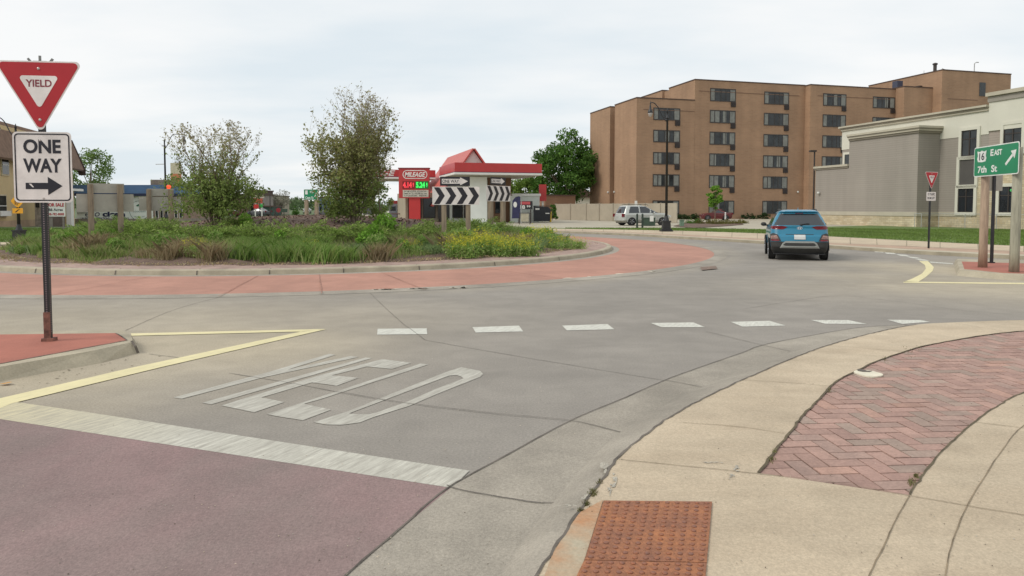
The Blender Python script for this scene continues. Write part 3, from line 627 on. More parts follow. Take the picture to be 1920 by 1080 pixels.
for u0, u1, z1, z0 in ((1828, 1839, 0, 0),):
    s0, s1 = face_s(u0, -3.8, *AO), face_s(u1, -3.8, *AO); Y = AO[1]+AV[1]*s0+BV[1]*-3.8
    mb = MB(); mb.box(s0, s1, -3.86, -3.79, ZA(182, Y), ZA(157, Y))
    o = mb.build('louvre', mat('grey louvre', (0.05, 0.055, 0.06), 0.5, 0.1, 3), ap)
    mb = MB()
    for q in range(12): z = ZA(182, Y)+.1+q*(ZA(157, Y)-ZA(182, Y)-.1)/12; mb.box(s0+.05, s1-.05, -3.89, -3.86, z, z+.05)
    mb.build('slat', mat('louvre slat', (0.10, 0.11, 0.12), 0.5, 0.1, 3), o)
s0 = face_s(1787, -3.8, *AO); apt_win(s0, s0+2.9, -3.8, 14.5, 13.1, True, 77)
mb = MB()
Yp = 96; 
mb.box(39.0, 39.9, 0.5, 1.4, H6+.1, H6+1.5); mb.build('roof_vent', mat('blue-grey duct', (0.05, 0.055, 0.09), 0.5, 0.1, 3), ap)
mb = MB(); mb.lathe([(.22, 0), (.22, 1.2), (.32, 1.25), (.32, 1.4), (.1, 1.5)], 10, (43.3, -1.4, HP)); mb.build('chimney_pipe', m_dkfr, ap)
for P_, r_0 in (([(48, -3.2, HP), (48, -3.2, HP+1.3), (48.3, -3.2, HP+1.5), (48.7, -3.2, HP+1.5)], .06), ([(44.3, -1.4, HP), (44.5, -1.4, HP+.8), (45, -1.4, HP+.7)], .04), ([(42.9, 0, HP), (42.9, 0, HP+.7)], .03)): MB().tube(P_, r_0, 6).build('antenna', m_alu, ap)
mb = MB(); mb.box(41.5, 41.98, -.7, .6, HP-2.1, HP-1.5); mb.build('wall_hood', m_dkfr, ap)
for s_ in (6.2, 8.3, 25.2):
    pass
for x, y in ((-.1, 6.3), (-.1, 8.3), (23.0, -.1), (25.9, -1.1)): MB().sphere((x, y, 3.6), .14, n=8, m=5).build('wall_light', mat('lamp white', (0.6, 0.6, 0.56), 0.5), ap)

# ---- two-storey commercial building on the right. its long wall runs along b through W0
W0 = (32.4, 53.55)
cb = thing('commercial_building', 'two-storey commercial building in grey siding, cream panels and pale stone base', 'building', (W0[0], W0[1], 0), GA)
m_sid = brickmat('grey lap siding', (0.315, 0.282, 0.245), (0.305, 0.273, 0.237), (0.255, 0.227, 0.196), 40, 0.17, 0.012, nvar=0.05, nscale=0.3); local_brick(m_sid)
m_sid2 = brickmat('tan lap siding', (0.35, 0.295, 0.255), (0.34, 0.29, 0.25), (0.25, 0.21, 0.185), 40, 0.17, 0.012, nvar=0.05, nscale=0.3); local_brick(m_sid2)
m_stone = brickmat('pale limestone blocks', (0.58, 0.50, 0.35), (0.46, 0.37, 0.235), (0.40, 0.34, 0.24), 0.42, 0.15, 0.012, nvar=0.14, nscale=1.2, bump=0.6); local_brick(m_stone)
m_cream = mat('cream panel', (0.62, 0.60, 0.51), 0.8, 0.03, 0.5); m_corn = mat('cornice beige', (0.46, 0.42, 0.33), 0.75, 0.05, 1)
m_corn2 = mat('cornice dark band', (0.24, 0.21, 0.165), 0.75, 0.05, 1)  # darker beige for the strips below and between the cornice boards
# local frame: x along a, y along b. long wall is x=0, y from -20 (towards viewer) to 10.3
def wallbox(mbx, y0, y1, z0, z1, x0=0.0, x1=12): mbx.box(x0, x1, y0, y1, z0, z1)
mb = MB(); wallbox(mb, -4.0, 10.3, 1.27, 6.75); mb.box(-2.05, -.003, 0, 7.1, 1.27, 7.2); mb.box(-2.05, 8, 7.1, 11.2, 1.27, 4.95); mb.build('siding', m_sid, cb)
mb = MB(); wallbox(mb, -22, -4.003, 5.45, 6.95); mb.build('siding', m_sid2, cb)
mb = MB(); wallbox(mb, -4.0, 10.33, 6.753, 8.4, -.04); wallbox(mb, -22, -4.003, 6.953, 8.95, -.10); mb.build('cream_panel', m_cream, cb)
mb = MB(); wallbox(mb, -3.997, 10.36, 8.403, 8.56, -.16); wallbox(mb, -3.995, 10.5, 8.66, 8.8, -.34)
mb.box(-2.25, .15, -.22, 7.1, 7.35, 7.47); mb.box(-2.33, .15, -.3, 7.15, 7.56, 7.72); mb.box(-2.2, 8, 7.12, 11.35, 5.1, 5.28); mb.build('cornice', m_corn, cb)
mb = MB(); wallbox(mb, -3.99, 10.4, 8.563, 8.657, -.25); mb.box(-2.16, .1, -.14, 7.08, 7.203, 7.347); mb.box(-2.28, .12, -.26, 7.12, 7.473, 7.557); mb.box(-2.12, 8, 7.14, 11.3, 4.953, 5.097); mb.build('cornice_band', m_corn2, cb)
mb = MB(); wallbox(mb, -22, -3.9, 9.35, 9.6, -.34); mb.build('cornice', m_corn, cb)
mb = MB(); wallbox(mb, -22, -3.95, 8.953, 9.347, -.18); mb.build('parapet_band', mat('parapet grey', (0.30, 0.275, 0.235), 0.8, 0.04, 1), cb)
mb = MB(); mb.box(-2.09, 10, -.04, 11.25, -.02, .95); wallbox(mb, -22, -.043, -.02, .95, -.04); wallbox(mb, -22, -2.9, .953, 5.25, -.02); mb.build('stone_base', m_stone, cb)
mb = MB(); mb.box(-2.13, 10, -.08, 11.3, .953, 1.267); wallbox(mb, -2.88, -.083, .953, 1.267, -.08); wallbox(mb, -22, -3.1, 5.253, 5.447, -.10); mb.build('stone_band', m_corn, cb)
mb = MB(); mb.box(.1, 12, -22, 10.2, 8.3, 8.45); mb.box(-2, 8, .1, 11, 4.8, 4.9); mb.build('flat_roof', m_cap, cb)
def long_y(u):                              # local y on the long wall for column u
    k = (u-960)/F; return (k*W0[1]-W0[0])/(BV[0]-k*BV[1])
def lzat(v, y): return ZA(v, W0[1]+BV[1]*y)
def cwin(ua, ub, zb, zt, m=m_glass, fr=.22, mull=True, split=.66):
    y1, y0 = long_y(ua), long_y(ub)
    f_ = MB()
    for a, b, c, d in ((y0-fr, y1+fr, zt, zt+fr), (y0-fr, y1+fr, zb-fr, zb), (y0-fr, y0, zb, zt), (y1, y1+fr, zb, zt)): f_.box(-.14, .02, a, b, c, d)
    o = f_.build('window', m_cream, cb)
    MB().box(-.05, -.03, y0, y1, zb, zt).build('pane', m, o)
    if mull:
        g = MB(); ym = (y0+y1)/2
        g.box(-.09, -.052, ym-.04, ym+.04, zb, zt); g.box(-.085, -.052, y0, y1, zb+(zt-zb)*split-.03, zb+(zt-zb)*split+.03)
        for a, b in ((y0, y0+.05), (y1-.05, y1)): g.box(-.087, -.052, a, b, zb, zt)
        for a, b in ((zb, zb+.05), (zt-.05, zt)): g.box(-.088, -.052, y0, y1, a, b)
        g.build('mullion', m_dkfr, o)
cwin(1800, 1829, lzat(293, long_y(1815)), lzat(245, long_y(1815)))
cwin(1797.5, 1827, lzat(346.5, long_y(1813)), lzat(299.5, long_y(1813)), mat('dark panel', (0.085, 0.078, 0.072), 0.7, 0.05, 2), mull=False)
cwin(1796.5, 1826, lzat(398, long_y(1813)), lzat(353.5, long_y(1813)), m_glassd)
cwin(1878, 1912, lzat(284, long_y(1895)), lzat(234, long_y(1895)))
cwin(1873.5, 1908, lzat(398.5, long_y(1890)), lzat(350, long_y(1890)), m_glassd)
cwin(1975, 2010, 4.9, 6.6); cwin(1968, 2004, 1.3, 3.2, m_glassd)
y0, y1 = 8.1, 9.9; mb = MB()
for a, b, c, d in ((y0-.2, y1+.2, 6.3, 6.5), (y0-.2, y1+.2, 4.6, 4.75), (y0-.2, y0, 4.75, 6.3), (y1, y1+.2, 4.75, 6.3)): mb.box(-.1, .02, a, b, c, d)
o = mb.build('window', m_cream, cb); MB().box(-.05, -.03, y0, y1, 4.75, 6.3).build('pane', m_glass, o); MB().box(-.08, -.052, 8.95, 9.05, 4.75, 6.3).build('mullion', m_dkfr, o)
mb = MB(); mb.sphere((-2.2, 10.6, 2.9), .13, n=8, m=5); mb.build('wall_light', mat('lamp white', (0.6, 0.6, 0.56), 0.5), cb)
mb = MB(); yb, yt = long_y(1899), long_y(1906)
# green neon in the lower right window
mb.M = Matrix(((0, 1, 0, -.10), (-1, 0, 0, 0), (0, 0, 1, 0), (0, 0, 0, 1)))
text(mb, 'open', -long_y(1901), 2.75, .55, .22, 0, .02); mb.build('neon_sign', mat('green neon', (0.05, 0.35, 0.08), 0.5, emit=(0.1, 0.9, 0.2), estr=0.5), cb)
# pipe-and-mesh railing in front of the stone base
fr_ = thing('railing', 'low grey wire mesh railing running along the stone base of the building', 'railing', (W0[0], W0[1], 0), GA)
mb = MB(); ra_pts = [(-3.0, 1.0), (-3.0, -1.1), (0.0, -1.6), (-1.0, -1.6)]
mb.tube([(-2.6, -.4, 1.15), (-2.6, -1.0, 1.15), (-1.0, -1.0, 1.15), (-1.0, -20, 1.15)], .022, 6); mb.build('top_rail', m_alu, fr_)
for (x, y) in [(-2.6, -.4), (-2.6, -1.0), (-1.0, -1.0)]+[(-1.0, -3.2-2.4*q) for q in range(7)]: MB().tube([(x, y, 0.1), (x, y, 1.17)], .025, 6).build('post', m_alu, fr_)
mb = MB()
for q in range(70): y = -1.1-q*.27; mb.tube([(-1.0, y, .15), (-1.0, y-.27, 1.13)], .004, 3, False); mb.tube([(-1.0, y-.27, .15), (-1.0, y, 1.13)], .004, 3, False)
mb.build('mesh', m_alu, fr_)

# ---- fuel station: store with steep red gable, pump canopies, price sign
m_red = mat('red fascia', (0.46, 0.035, 0.035), 0.42, 0.06, 1); m_white = mat('white fascia', (0.72, 0.71, 0.67), 0.5, 0.04, 1); m_redroof = mat('red metal roof', (0.50, 0.10, 0.08), 0.5, 0.06, 1)
m_wallw = mat('white rendered wall', (0.60, 0.63, 0.58), 0.8, 0.06, 0.8); m_tanw = mat('tan block wall', (0.36, 0.31, 0.23), 0.85, 0.08, 0.7)
m_brw = brickmat('brown station brick', (0.235, 0.13, 0.075), (0.205, 0.115, 0.07), (0.22, 0.14, 0.09), 0.4, 0.15, 0.01, nvar=0.1)
m_soff = mat('canopy soffit', (0.40, 0.38, 0.31), 0.7, 0.05, 1)
def canopy(name, label, ox, oy, L, Dp, zb, hf, word=None, cols=()):
    t = thing(name, label, 'canopy', (ox, oy, 0), GA)
    MB().box(0, L, 0, Dp, zb+.25, zb+hf).build('fascia', m_red, t)
    MB().box(-.03, L+.03, -.03, Dp+.03, zb, zb+.19).build('white_band', m_white, t)
    MB().box(-.012, L+.012, -.012, Dp+.012, zb+.193, zb+.247).build('dark_stripe', mat('dark stripe', (0.06, 0.02, 0.07), 0.5), t)
    MB().box(.15, L-.15, .15, Dp-.15, zb-.06, zb-.003).build('soffit', m_soff, t)
    for x, y in cols: MB().box(x-.2, x+.2, y-.2, y+.2, 0, zb-.063).build('column', m_white, t)
    if word: mb = MB(); text(mb, word, L-6.95, zb+hf*.62, 5.0, .62, -.03, .03, .25); mb.build('lettering', mat('white letter', (0.75, 0.75, 0.72), 0.5), t)
    return t
cx0 = XA(853, 64.4)
canopy('station_canopy', 'wide red and white flat canopy in front of the gabled store', cx0, 64.4, 8.35, 8.2, 4.62, 1.08, None, [])
xl = XA(817, 79.0)-10.5*AV[0]
canopy('station_canopy', 'red pump canopy with white AGE letters behind the price sign', xl, 79-10.5*AV[1], 10.5, 7, 4.75, 1.0, 'MILEAGE', [(2.5, 3.5), (8.3, 3.5)])
st = thing('fuel_store', 'white fuel station store with steep red gable roof behind the canopy', 'store', (XA(858, 72), 72, 0), GA)
sx = lambda u: (u-858)*72/F
apx = (888-858)*72/F*1.02; wl, wr, wt = -.4, 4.1, 3.9
mb = MB(); zpk = ZA(280.5, 72.5); hw = (zpk-3.9)*0.72
mb.prism_xz([(apx-hw, 0), (apx+hw, 0), (apx+hw, 3.9), (apx, zpk-.15), (apx-hw, 3.9)], 0, 13.5); mb.build('wall', m_wallw, st)
mb = MB()
ov = .35
for sgn in (-1, 1):
    e = (apx+sgn*(hw+1.6), 3.9-1.6/.72*1.0); 
    A = Vector((apx, 0, zpk)); B = Vector((e[0], 0, e[1])); nrm = Vector((sgn*(A.z-B.z), 0, abs(B.x-A.x))).normalized()*.14
    vs = [A+Vector((0, -ov, 0)), B+Vector((0, -ov, 0)), B+Vector((0, 14, 0)), A+Vector((0, 14, 0))]
    mb.add([p for p in vs]+[p+nrm for p in vs], [(0, 1, 2, 3), (4, 7, 6, 5), (0, 4, 5, 1), (1, 5, 6, 2), (2, 6, 7, 3), (3, 7, 4, 0)])
mb.build('roof', m_redroof, st)
mb = MB(); mb.box(-5.2, apx-hw+.6, .8, 8, 0, 3.1); mb.build('side_wing', m_tanw, st)
k0_ = (882-858)*71/F; MB().box(.12, 1.75, -5.6, -5.0, 0, 4.5).build('white_pier', mat('white pier', (0.80, 0.83, 0.78), 0.7, 0.04, 1), st)
for a, b in ((-4.9, -3.6), (-3.4, -2.2), (-2.0, -.9), (-.5, .5), (.7, 1.7)):
    f_ = MB(); y = .75 if b < apx-hw+.6 else -.05
    if b > apx-hw: y = -.05
    f_.box(a-.05, b+.05, y-.02, y+.06, .5, 2.6); o = f_.build('window', m_dkfr, st); MB().box(a+.03, b-.03, y-.04, y-.022, .6, 2.5).build('pane', m_glassd, o)
mb = MB(); mb.box(apx-hw-.9, apx-hw-.1, -.1, .6, 0, 2.1); mb.build('door', m_dkfr, st)
# brown and white wing to the right of the store
wg = thing('station_annex', 'low brown brick and white annex to the right of the fuel store', 'building', (XA(912, 71), 71, 0), GA)
MB().box(0, 2.6, 0, 8, 0, 4.55).build('brick_wall', m_brw, wg)
MB().box(-.05, 2.65, -.06, 8, 4.553, 4.7).build('roof', m_cap, wg)
MB().box(-.9, .0, -.6, 3, 0, 4.3).build('pier', m_soff, wg)
mb = MB(); mb.box(2.2, 3.3, -1.2, -.9, 0, 2.75); mb.box(2.603, 5.5, -.4, 6, 0, 2.75); mb.build('white_wall', m_wallw, wg)
MB().box(2.55, 5.6, -.5, 6.1, 2.753, 3.0).build('white_roof', m_white, wg)
f_ = MB(); f_.box(.9, 1.9, -.06, .02, 1.0, 2.6); o = f_.build('window', m_dkfr, wg); MB().box(.98, 1.82, -.08, -.062, 1.1, 2.5).build('pane', m_glassd, o)
# price pylon
Yp = 70.0; pz = lambda v: ZA(v, Yp); pxm = lambda u: (u-776.5)*Yp/F
py = thing('price_sign', 'red fuel price pylon reading MILEAGE with red and green lit prices', 'sign', (XA(776.5, Yp), Yp, 0))
MB().box(pxm(767), pxm(788), 0, .5, 0, pz(371.5)).build('pylon_post', mat('bright red', (0.50, 0.03, 0.03), 0.45, 0.05, 1), py)
MB().box(pxm(748.5), pxm(805), -.1, .6, pz(371.5)+.003, pz(317)).build('cabinet', m_red, py)
MB().box(pxm(747.5), pxm(806), -.14, .64, pz(317)+.003, pz(316)+.06).build('cabinet_cap', mat('cap dark red', (0.22, 0.03, 0.03), 0.5), py)
mb = MB(); cxm = (pxm(756)+pxm(802))/2; ww = pxm(802)-pxm(756); zc = (pz(319.5)+pz(335.5))/2; hh = pz(319.5)-pz(335.5)
O1 = rrect(cxm-ww/2, cxm+ww/2, zc-hh/2, zc+hh/2, hh*.49, 6); O2 = rrect(cxm-ww/2+.07, cxm+ww/2-.07, zc-hh/2+.07, zc+hh/2-.07, hh*.41, 6); n = len(O1)
mb.add([(x, -.12, z) for x, z in O1]+[(x, -.12, z) for x, z in O2], [(i, (i+1) % n, (i+1) % n+n, i+n) for i in range(n)])
text(mb, 'MILEAGE', cxm, zc, ww*.84, hh*.56, -.12, .035, .25); mb.build('lettering', mat('sign white', (0.78, 0.72, 0.68), 0.5), py)
zt, zb_ = pz(340), pz(354)
MB().box(pxm(755.5), pxm(778.5), -.13, -.103, zb_, zt).build('red_display', mat('display dark red', (0.10, 0.008, 0.01), 0.4, emit=(0.25, 0.0, 0.0), estr=0.3), py)
MB().box(pxm(779.5), pxm(804), -.13, -.103, zb_, zt).build('green_display', mat('display dark green', (0.008, 0.06, 0.01), 0.4, emit=(0.0, 0.18, 0.02), estr=0.3), py)
mb = MB(); text(mb, '4.14', (pxm(756)+pxm(773.5))/2, (zt+zb_)/2, pxm(773.5)-pxm(756.8), (zt-zb_)*.78, -.14, .05); text(mb, '9', pxm(775.8), (zt+zb_)/2, .13, (zt-zb_)*.62, -.14, .05)
mb.build('red_digits', mat('red digits', (0.5, 0.03, 0.04), 0.5, emit=(0.95, 0.05, 0.07), estr=0.75), py)
mb = MB(); text(mb, '5.24', (pxm(780.5)+pxm(798))/2, (zt+zb_)/2, pxm(798)-pxm(781), (zt-zb_)*.78, -.14, .05); text(mb, '9', pxm(801), (zt+zb_)/2, .13, (zt-zb_)*.62, -.14, .05)
mb.build('green_digits', mat('green digits', (0.03, 0.5, 0.08), 0.5, emit=(0.05, 0.95, 0.12), estr=0.75), py)
MB().box(pxm(756), pxm(804), -.12, -.103, pz(369.5), pz(356.5)).build('letter_board', mat('letter board', (0.52, 0.50, 0.42), 0.6, 0.2, 4), py)
mb = MB()
for r_, s_ in enumerate(('ICE COLD POP', 'MILK 2 FOR 6.00', 'LIQUOR  BEER')): mb = MB(); text(mb, s_, pxm(780), pz(359+r_*4.1), 2.2, .13, -.125, .02); mb.build('board_lettering', mat('board letters', (0.07, 0.05, 0.05), 0.6), py)
# pumps
def pump(name, label, u, Y, col=(0.30, 0.30, 0.33)):
    t = thing(name, label, 'fuel pump', (XA(u, Y), Y, .11), 0, None)
    MB().box(-.45, .45, -.3, .3, 0, 1.9).build('cabinet', mat('pump grey', col, 0.5), t); MB().box(-.5, .5, -.33, .33, 1.903, 2.25).build('header', m_red, t)
    MB().box(-.3, .3, -.33, -.303, 1.1, 1.6).build('display', m_glassd, t); MB().tube([(.46, -.1, 1.2), (.62, -.2, .7), (.5, -.2, .35), (.47, -.1, .9)], .03, 6).build('hose', m_black, t)
pump('fuel_pump', 'grey fuel pump with red header under the left canopy', 738, 80)
t = thing('trash_bin', 'dark low rail bumper beside the left fuel pump', 'rail', (XA(745, 76), 76, .11)); MB().tube([(-1.6, 0, 0), (-1.6, 0, .75), (-.9, 0, .8), (1.1, 0, .8), (1.3, 0, .6), (1.3, 0, 0)], .06, 8).build('bumper_rail', mat('rail brown', (0.10, 0.05, 0.045), 0.6), t); MB().tube([(0, 0, 0), (0, 0, .8)], .05, 8).build('rail_post', m_dkfr, t)
t.name = 'bumper_rail'
# kiosk advertising
t = thing('ice_poster', 'red and black price poster reading 18.99 on the white annex wall', 'poster', (XA(984, 66), 66, .11))
MB().box(-.72, .72, 0, .1, ZA(392.5, 66)-.11, ZA(377, 66)-.11).build('panel', m_black, t); MB().box(-.66, .5, -.03, -.003, ZA(383.5, 66)-.11, ZA(378, 66)-.11).build('red_band', mat('poster red', (0.5, 0.08, 0.09), 0.6), t)
mb = MB(); text(mb, '18', -.22, ZA(388.3, 66)-.11, .5, .36, -.02, .04); text(mb, '99', .35, ZA(387, 66)-.11, .36, .2, -.02, .03); mb.build('lettering', m_white, t)
mb = MB(); mb.box(-.6, -.5, 0, .1, 0, ZA(392.5, 66)-.114); mb.box(.5, .6, 0, .1, 0, ZA(392.5, 66)-.114); mb.build('legs', m_dkfr, t)
t = thing('feather_banner', 'dark blue upright banner with white disc beside the price poster', 'banner', (XA(967, 64), 64, .11))
MB().tube([(.5, .06, 0), (.5, .06, 2.1), (.45, .06, 2.5)], .04, 6).build('pole', m_alu, t)
mb = MB(); mb.prism_xz([(-.35, .5), (.42, .5), (.42, 2.45), (.3, 2.52), (0, 2.45), (-.3, 2.1)], 0, .04); mb.build('cloth', mat('banner blue', (0.03, 0.03, 0.09), 0.7, 0.3, 3), t)
mb = MB(); mb.prism_xz([(-.05+.17*math.cos(2*math.pi*q/14), 1.75+.26*math.sin(2*math.pi*q/14)) for q in range(14)], -.02, -.003); mb.build('disc', m_white, t)
t = thing('wheelie_bin', 'black dumpster standing between the white annex and the yellow bollard', 'dumpster', (XA(1017, 70), 70, .11))
mb = MB(); mb.prism_xz([(-.85, .12), (.75, .12), (.85, 1.25), (.6, 1.55), (-.85, 1.6)], 0, 1.2); mb.build('container', mat('dumpster black', (0.012, 0.014, 0.02), 0.5, 0.2, 2), t); MB().box(-.9, .9, -.05, 1.25, 1.603, 1.66).build('lid', m_black, t)
mb = MB(); mb.box(-.7, -.3, -.02, -.003, 1.25, 1.42); mb.box(.3, .7, -.02, -.003, .85, .95); mb.build('sticker', m_white, t); t.name = 'dumpster'
t = thing('kiosk_sign', 'tall narrow red sign above the white annex roof', 'sign', (XA(1017.5, 73), 73, 0))
MB().box(-.38, .38, 0, .4, ZA(377, 73), ZA(346, 73)).build('panel', m_red, t); MB().tube([(0, .2, 0), (0, .2, ZA(377, 73))], .1, 8).build('pole', m_white, t)
t = thing('utility_box', 'small beige metal cabinet in a dark frame in front of the annex', 'cabinet', (XA(984, 62), 62, .11)); MB().box(-.35, .35, 0, .5, .25, .95).build('cabinet', mat('beige steel', (0.42, 0.38, 0.28), 0.6), t)
mb = MB(); mb.tube([(-.45, 0, 0), (-.45, 0, 1.0), (.45, 0, 1.0), (.45, 0, 0)], .04, 6); mb.build('frame', m_dkfr, t)
bol = thing('bollard', 'yellow steel bollard between the dumpster and the beige fence', 'bollard', (XA(1032, 72), 72, .11)); MB().lathe([(.11, 0), (.11, 1.0), (.06, 1.08)], 12).build('post', mat('safety yellow', (0.65, 0.42, 0.03), 0.5), bol)
t = thing('brick_shed', 'low brown brick building behind the bollard at the lot edge', 'building', (XA(1022, 92), 92, 0), GA)
MB().box(0, 4.2, 0, 5, 0, 3.1).build('wall', m_brw, t); MB().box(-.1, 4.3, -.1, 5.1, 3.103, 3.25).build('roof', m_cap, t); o = MB().box(1.6, 2.6, -.05, .0-.003, .0, 2.0).build('door', m_dkfr, t)
t = thing('far_house', 'small cream house half hidden behind the big maple', 'house', (XA(1053, 118), 118, 0)); MB().box(0, 6, 0, 6, 0, 3.2).build('wall', m_cream, t)
mb = MB(); mb.prism_xz([(-.4, 3.2), (6.4, 3.2), (3, 5.2)], -.3, 6.3); mb.build('roof', m_cap, t); MB().box(2.5, 3.3, -.03, -.003, 1.1, 2.2).build('window', m_dkfr, t)
# beige panel fence
fpts = [G(1042, 411.9, .11), G(1100, 413.4, .11), G(1150, 414.8, .11), G(1210, 416.4, .11), G(1270, 418.6, .11)]
ft = thing('panel_fence', 'long beige concrete panel fence in front of the apartment block', 'fence', (fpts[0][0], fpts[0][1], .11))
m_fen = mat('fence beige', (0.40, 0.35, 0.27), 0.85, 0.07, 0.8)
mb = MB(); pm = MB(); P_ = dens(fpts, 2.0); b0 = fpts[0]
for a, b in zip(P_[:-1], P_[1:]):
    d = Vector((b[0]-a[0], b[1]-a[1], 0)); L_ = d.length; M_ = Matrix.Translation((a[0]-b0[0], a[1]-b0[1], 0)) @ Matrix.Rotation(math.atan2(d.y, d.x), 4, 'Z')
    mb.M = M_; mb.box(0.05, L_-.05, -.04, .04, .03, 1.9); pm.M = M_; pm.box(-.06, .06, -.08, .08, 0, 1.95)
mb.build('panel', m_fen, ft); pm.build('post', mat('fence post', (0.30, 0.26, 0.20), 0.85, 0.05, 1), ft)

# ---- house for sale, left. wall facing the road runs along b
HO = (-40.0, 55.0)
hs = thing('yellow_house', 'two-storey yellow house with brown roof at the left edge', 'house', (HO[0], HO[1], 0), GA)
m_yel = mat('yellow siding', (0.56, 0.43, 0.235), 0.85, 0.05, 0.8); m_rooft = mat('brown shingles', (0.20, 0.125, 0.085), 0.9, 0.15, 2.5, bump=0.4)
MB().box(-8, 0, -12, 17.6, .55, 8.1).build('wall', m_yel, hs)
MB().box(-8.02, .03, -12, 17.63, -.05, .547).build('foundation', mat('house base', (0.46, 0.33, 0.22), 0.9, 0.1, 1), hs)
mb = MB(); mb.add([(x, y, z) for y in (-12.6, 18.3) for x, z in ((.75, 5.3), (-.35, 8.2), (-7.6, 8.5), (-7.7, 8.75), (-.25, 8.45), (.85, 5.45))],
                  [(0, 1, 2, 3, 4, 5), (11, 10, 9, 8, 7, 6), (0, 6, 7, 1), (1, 7, 8, 2), (2, 8, 9, 3), (3, 9, 10, 4), (4, 10, 11, 5), (5, 11, 6, 0)]); mb.build('roof', m_rooft, hs)
mb = MB(); mb.prism_xz([(.95, 4.9), (.95, 5.5), (-.2, 8.5), (-.75, 8.5), (.35, 4.9)], 18.31, 18.45); mb.build('rake_board', mat('dark brown trim', (0.06, 0.035, 0.03), 0.7), hs)
def hwin(u0, u1, v1, v0, ac=False):
    def ly(u): k = (u-960)/F; return (k*HO[1]-HO[0])/(BV[0]-k*BV[1])
    a, b = ly(u0), ly(u1); Y = HO[1]+BV[1]*(a+b)/2; zb, zt = ZA(v0, Y), ZA(v1, Y)
    a, b = min(a, b), max(a, b); f_ = MB(); f_.box(-.02, .08, a-.12, b+.12, zb-.12, zt+.12); o = f_.build('window', mat('house trim', (0.52, 0.44, 0.30), 0.7), hs)
    MB().box(.083, .095, a, b, zb, zt).build('pane', m_glass, o); MB().box(.097, .115, a, b, (zb+zt)/2-.03, (zb+zt)/2+.03).build('sash', m_white, o)
    if ac: MB().box(.12, .45, a+.2, b-.1, zb, zb+.4).build('air_conditioner', m_white, hs)
hwin(6, 18, 292, 327); hwin(-12, 11, 367, 405, True); hwin(-50, -20, 367, 405); hwin(-45, -30, 292, 327)
# side entry wing, closer to the brick shop
t = thing('entry_porch', 'pale stone entry porch at the far end of the yellow house', 'porch', (XA(66, 59.5), 59.5, 0), R(2))
MB().box(0, .9, 0, 1.2, 0, 3.0).build('stone_pier', mat('mottled stone', (0.33, 0.29, 0.24), 0.9, 0.3, 3), t); MB().box(.903, 2.6, .3, 1.2, 0, 3.0).build('wall', m_yel, t)
MB().box(-.1, 3.3, -.3, 1.4, 3.003, 3.2).build('roof', m_white, t); MB().box(2.603, 3.0, 0, .4, 0, 3.0).build('pillar', m_white, t); MB().box(1.2, 2.3, .25, .297, 0, 1.9).build('door', mat('porch door', (0.20, 0.16, 0.14), 0.7), t)
MB().box(.1, .4, -.03, -.003, 1.6, 2.7).build('window', m_glassd, t)
# ---- cleaners' shop with mural
Yc = 72.0; cz = lambda v: ZA(v, Yc); cxl = XA(144, Yc)
lc = thing('laundry_shop', 'long low white laundry shop with blue roof band and painted mural', 'shop', (cxl, Yc, 0)); cu_ = lambda u: XA(u, Yc)-cxl
MB().box(cu_(144), cu_(287), 0, 9, .45, cz(363)).build('mural_wall', mat('mural white', (0.78, 0.82, 0.76), 0.8, 0.05, 1), lc)
MB().box(cu_(144)-2.5, cu_(345)+.05, -.05, 9, -.05, .447).build('base', mat('shop base', (0.30, 0.26, 0.21), 0.85), lc)
MB().box(cu_(287)+.003, cu_(345), .1, 9, .45, cz(363)).build('brick_wall', mat('shop brick', (0.34, 0.24, 0.185), 0.9, 0.15, 2), lc)
MB().box(cu_(144)-.2, cu_(345)+.3, -.3, 9.2, cz(363)+.003, cz(347)).build('roof', mat('blue metal roof', (0.09, 0.17, 0.32), 0.5, 0.08, 1), lc)
MB().box(cu_(144)-.22, cu_(345)+.32, -.34, 9.2, cz(363)-.25, cz(363)).build('fascia', mat('navy fascia', (0.02, 0.03, 0.07), 0.5), lc)
o = MB().box(cu_(256), cu_(289), 3, 5, cz(347)+.003, cz(335)).build('rooftop_unit', mat('rooftop unit', (0.22, 0.17, 0.13), 0.7, 0.2, 1), lc)
for q in range(6):
    a = cu_(291+q*9); f_ = MB(); f_.box(a, a+.33, .04, .097, .5, 2.3); o = f_.build('window', m_white, lc); MB().box(a+.05, a+.28, .02, .037, .55, 2.25).build('pane', m_glass, o)
mb = MB(); text(mb, 'eco', cu_(174), cz(402), 1.5, .42, -.02, .0, .2); text(mb, 'clean', cu_(214), cz(401.3), 2.3, .56, -.02, .05)
text(mb, 'LAUNDRY - ALTERATIONS - DRY CLEANING', cu_(197), cz(409.3), 4.9, .20, -.02, .02); text(mb, 'OPEN 7 DAYS A WEEK - 7 - 8 PM', cu_(200), cz(414.2), 3.8, .18, -.02, .02); mb.build('lettering', mat('mural navy', (0.02, 0.025, 0.08), 0.7), lc)
mb = MB(); cc_ = (cu_(262), cz(395)); n = 36
for rr0, rr1 in ((1.03, .98),):
    mb.add([(cc_[0]+r*math.cos(2*math.pi*q/n), -.02, cc_[1]+r*math.sin(2*math.pi*q/n)) for r in (rr0, rr1) for q in range(n)], [(q, (q+1) % n, (q+1) % n+n, q+n) for q in range(n)])
text(mb, 'ecoclean', cc_[0], cc_[1]-.05, 1.3, .22, -.02); text(mb, 'WASH  DRY  FOLD', cc_[0], cc_[1]-.6, 1.1, .11, -.02); mb.build('emblem', mat('emblem grey green', (0.20, 0.28, 0.25), 0.7), lc)
mb = MB()
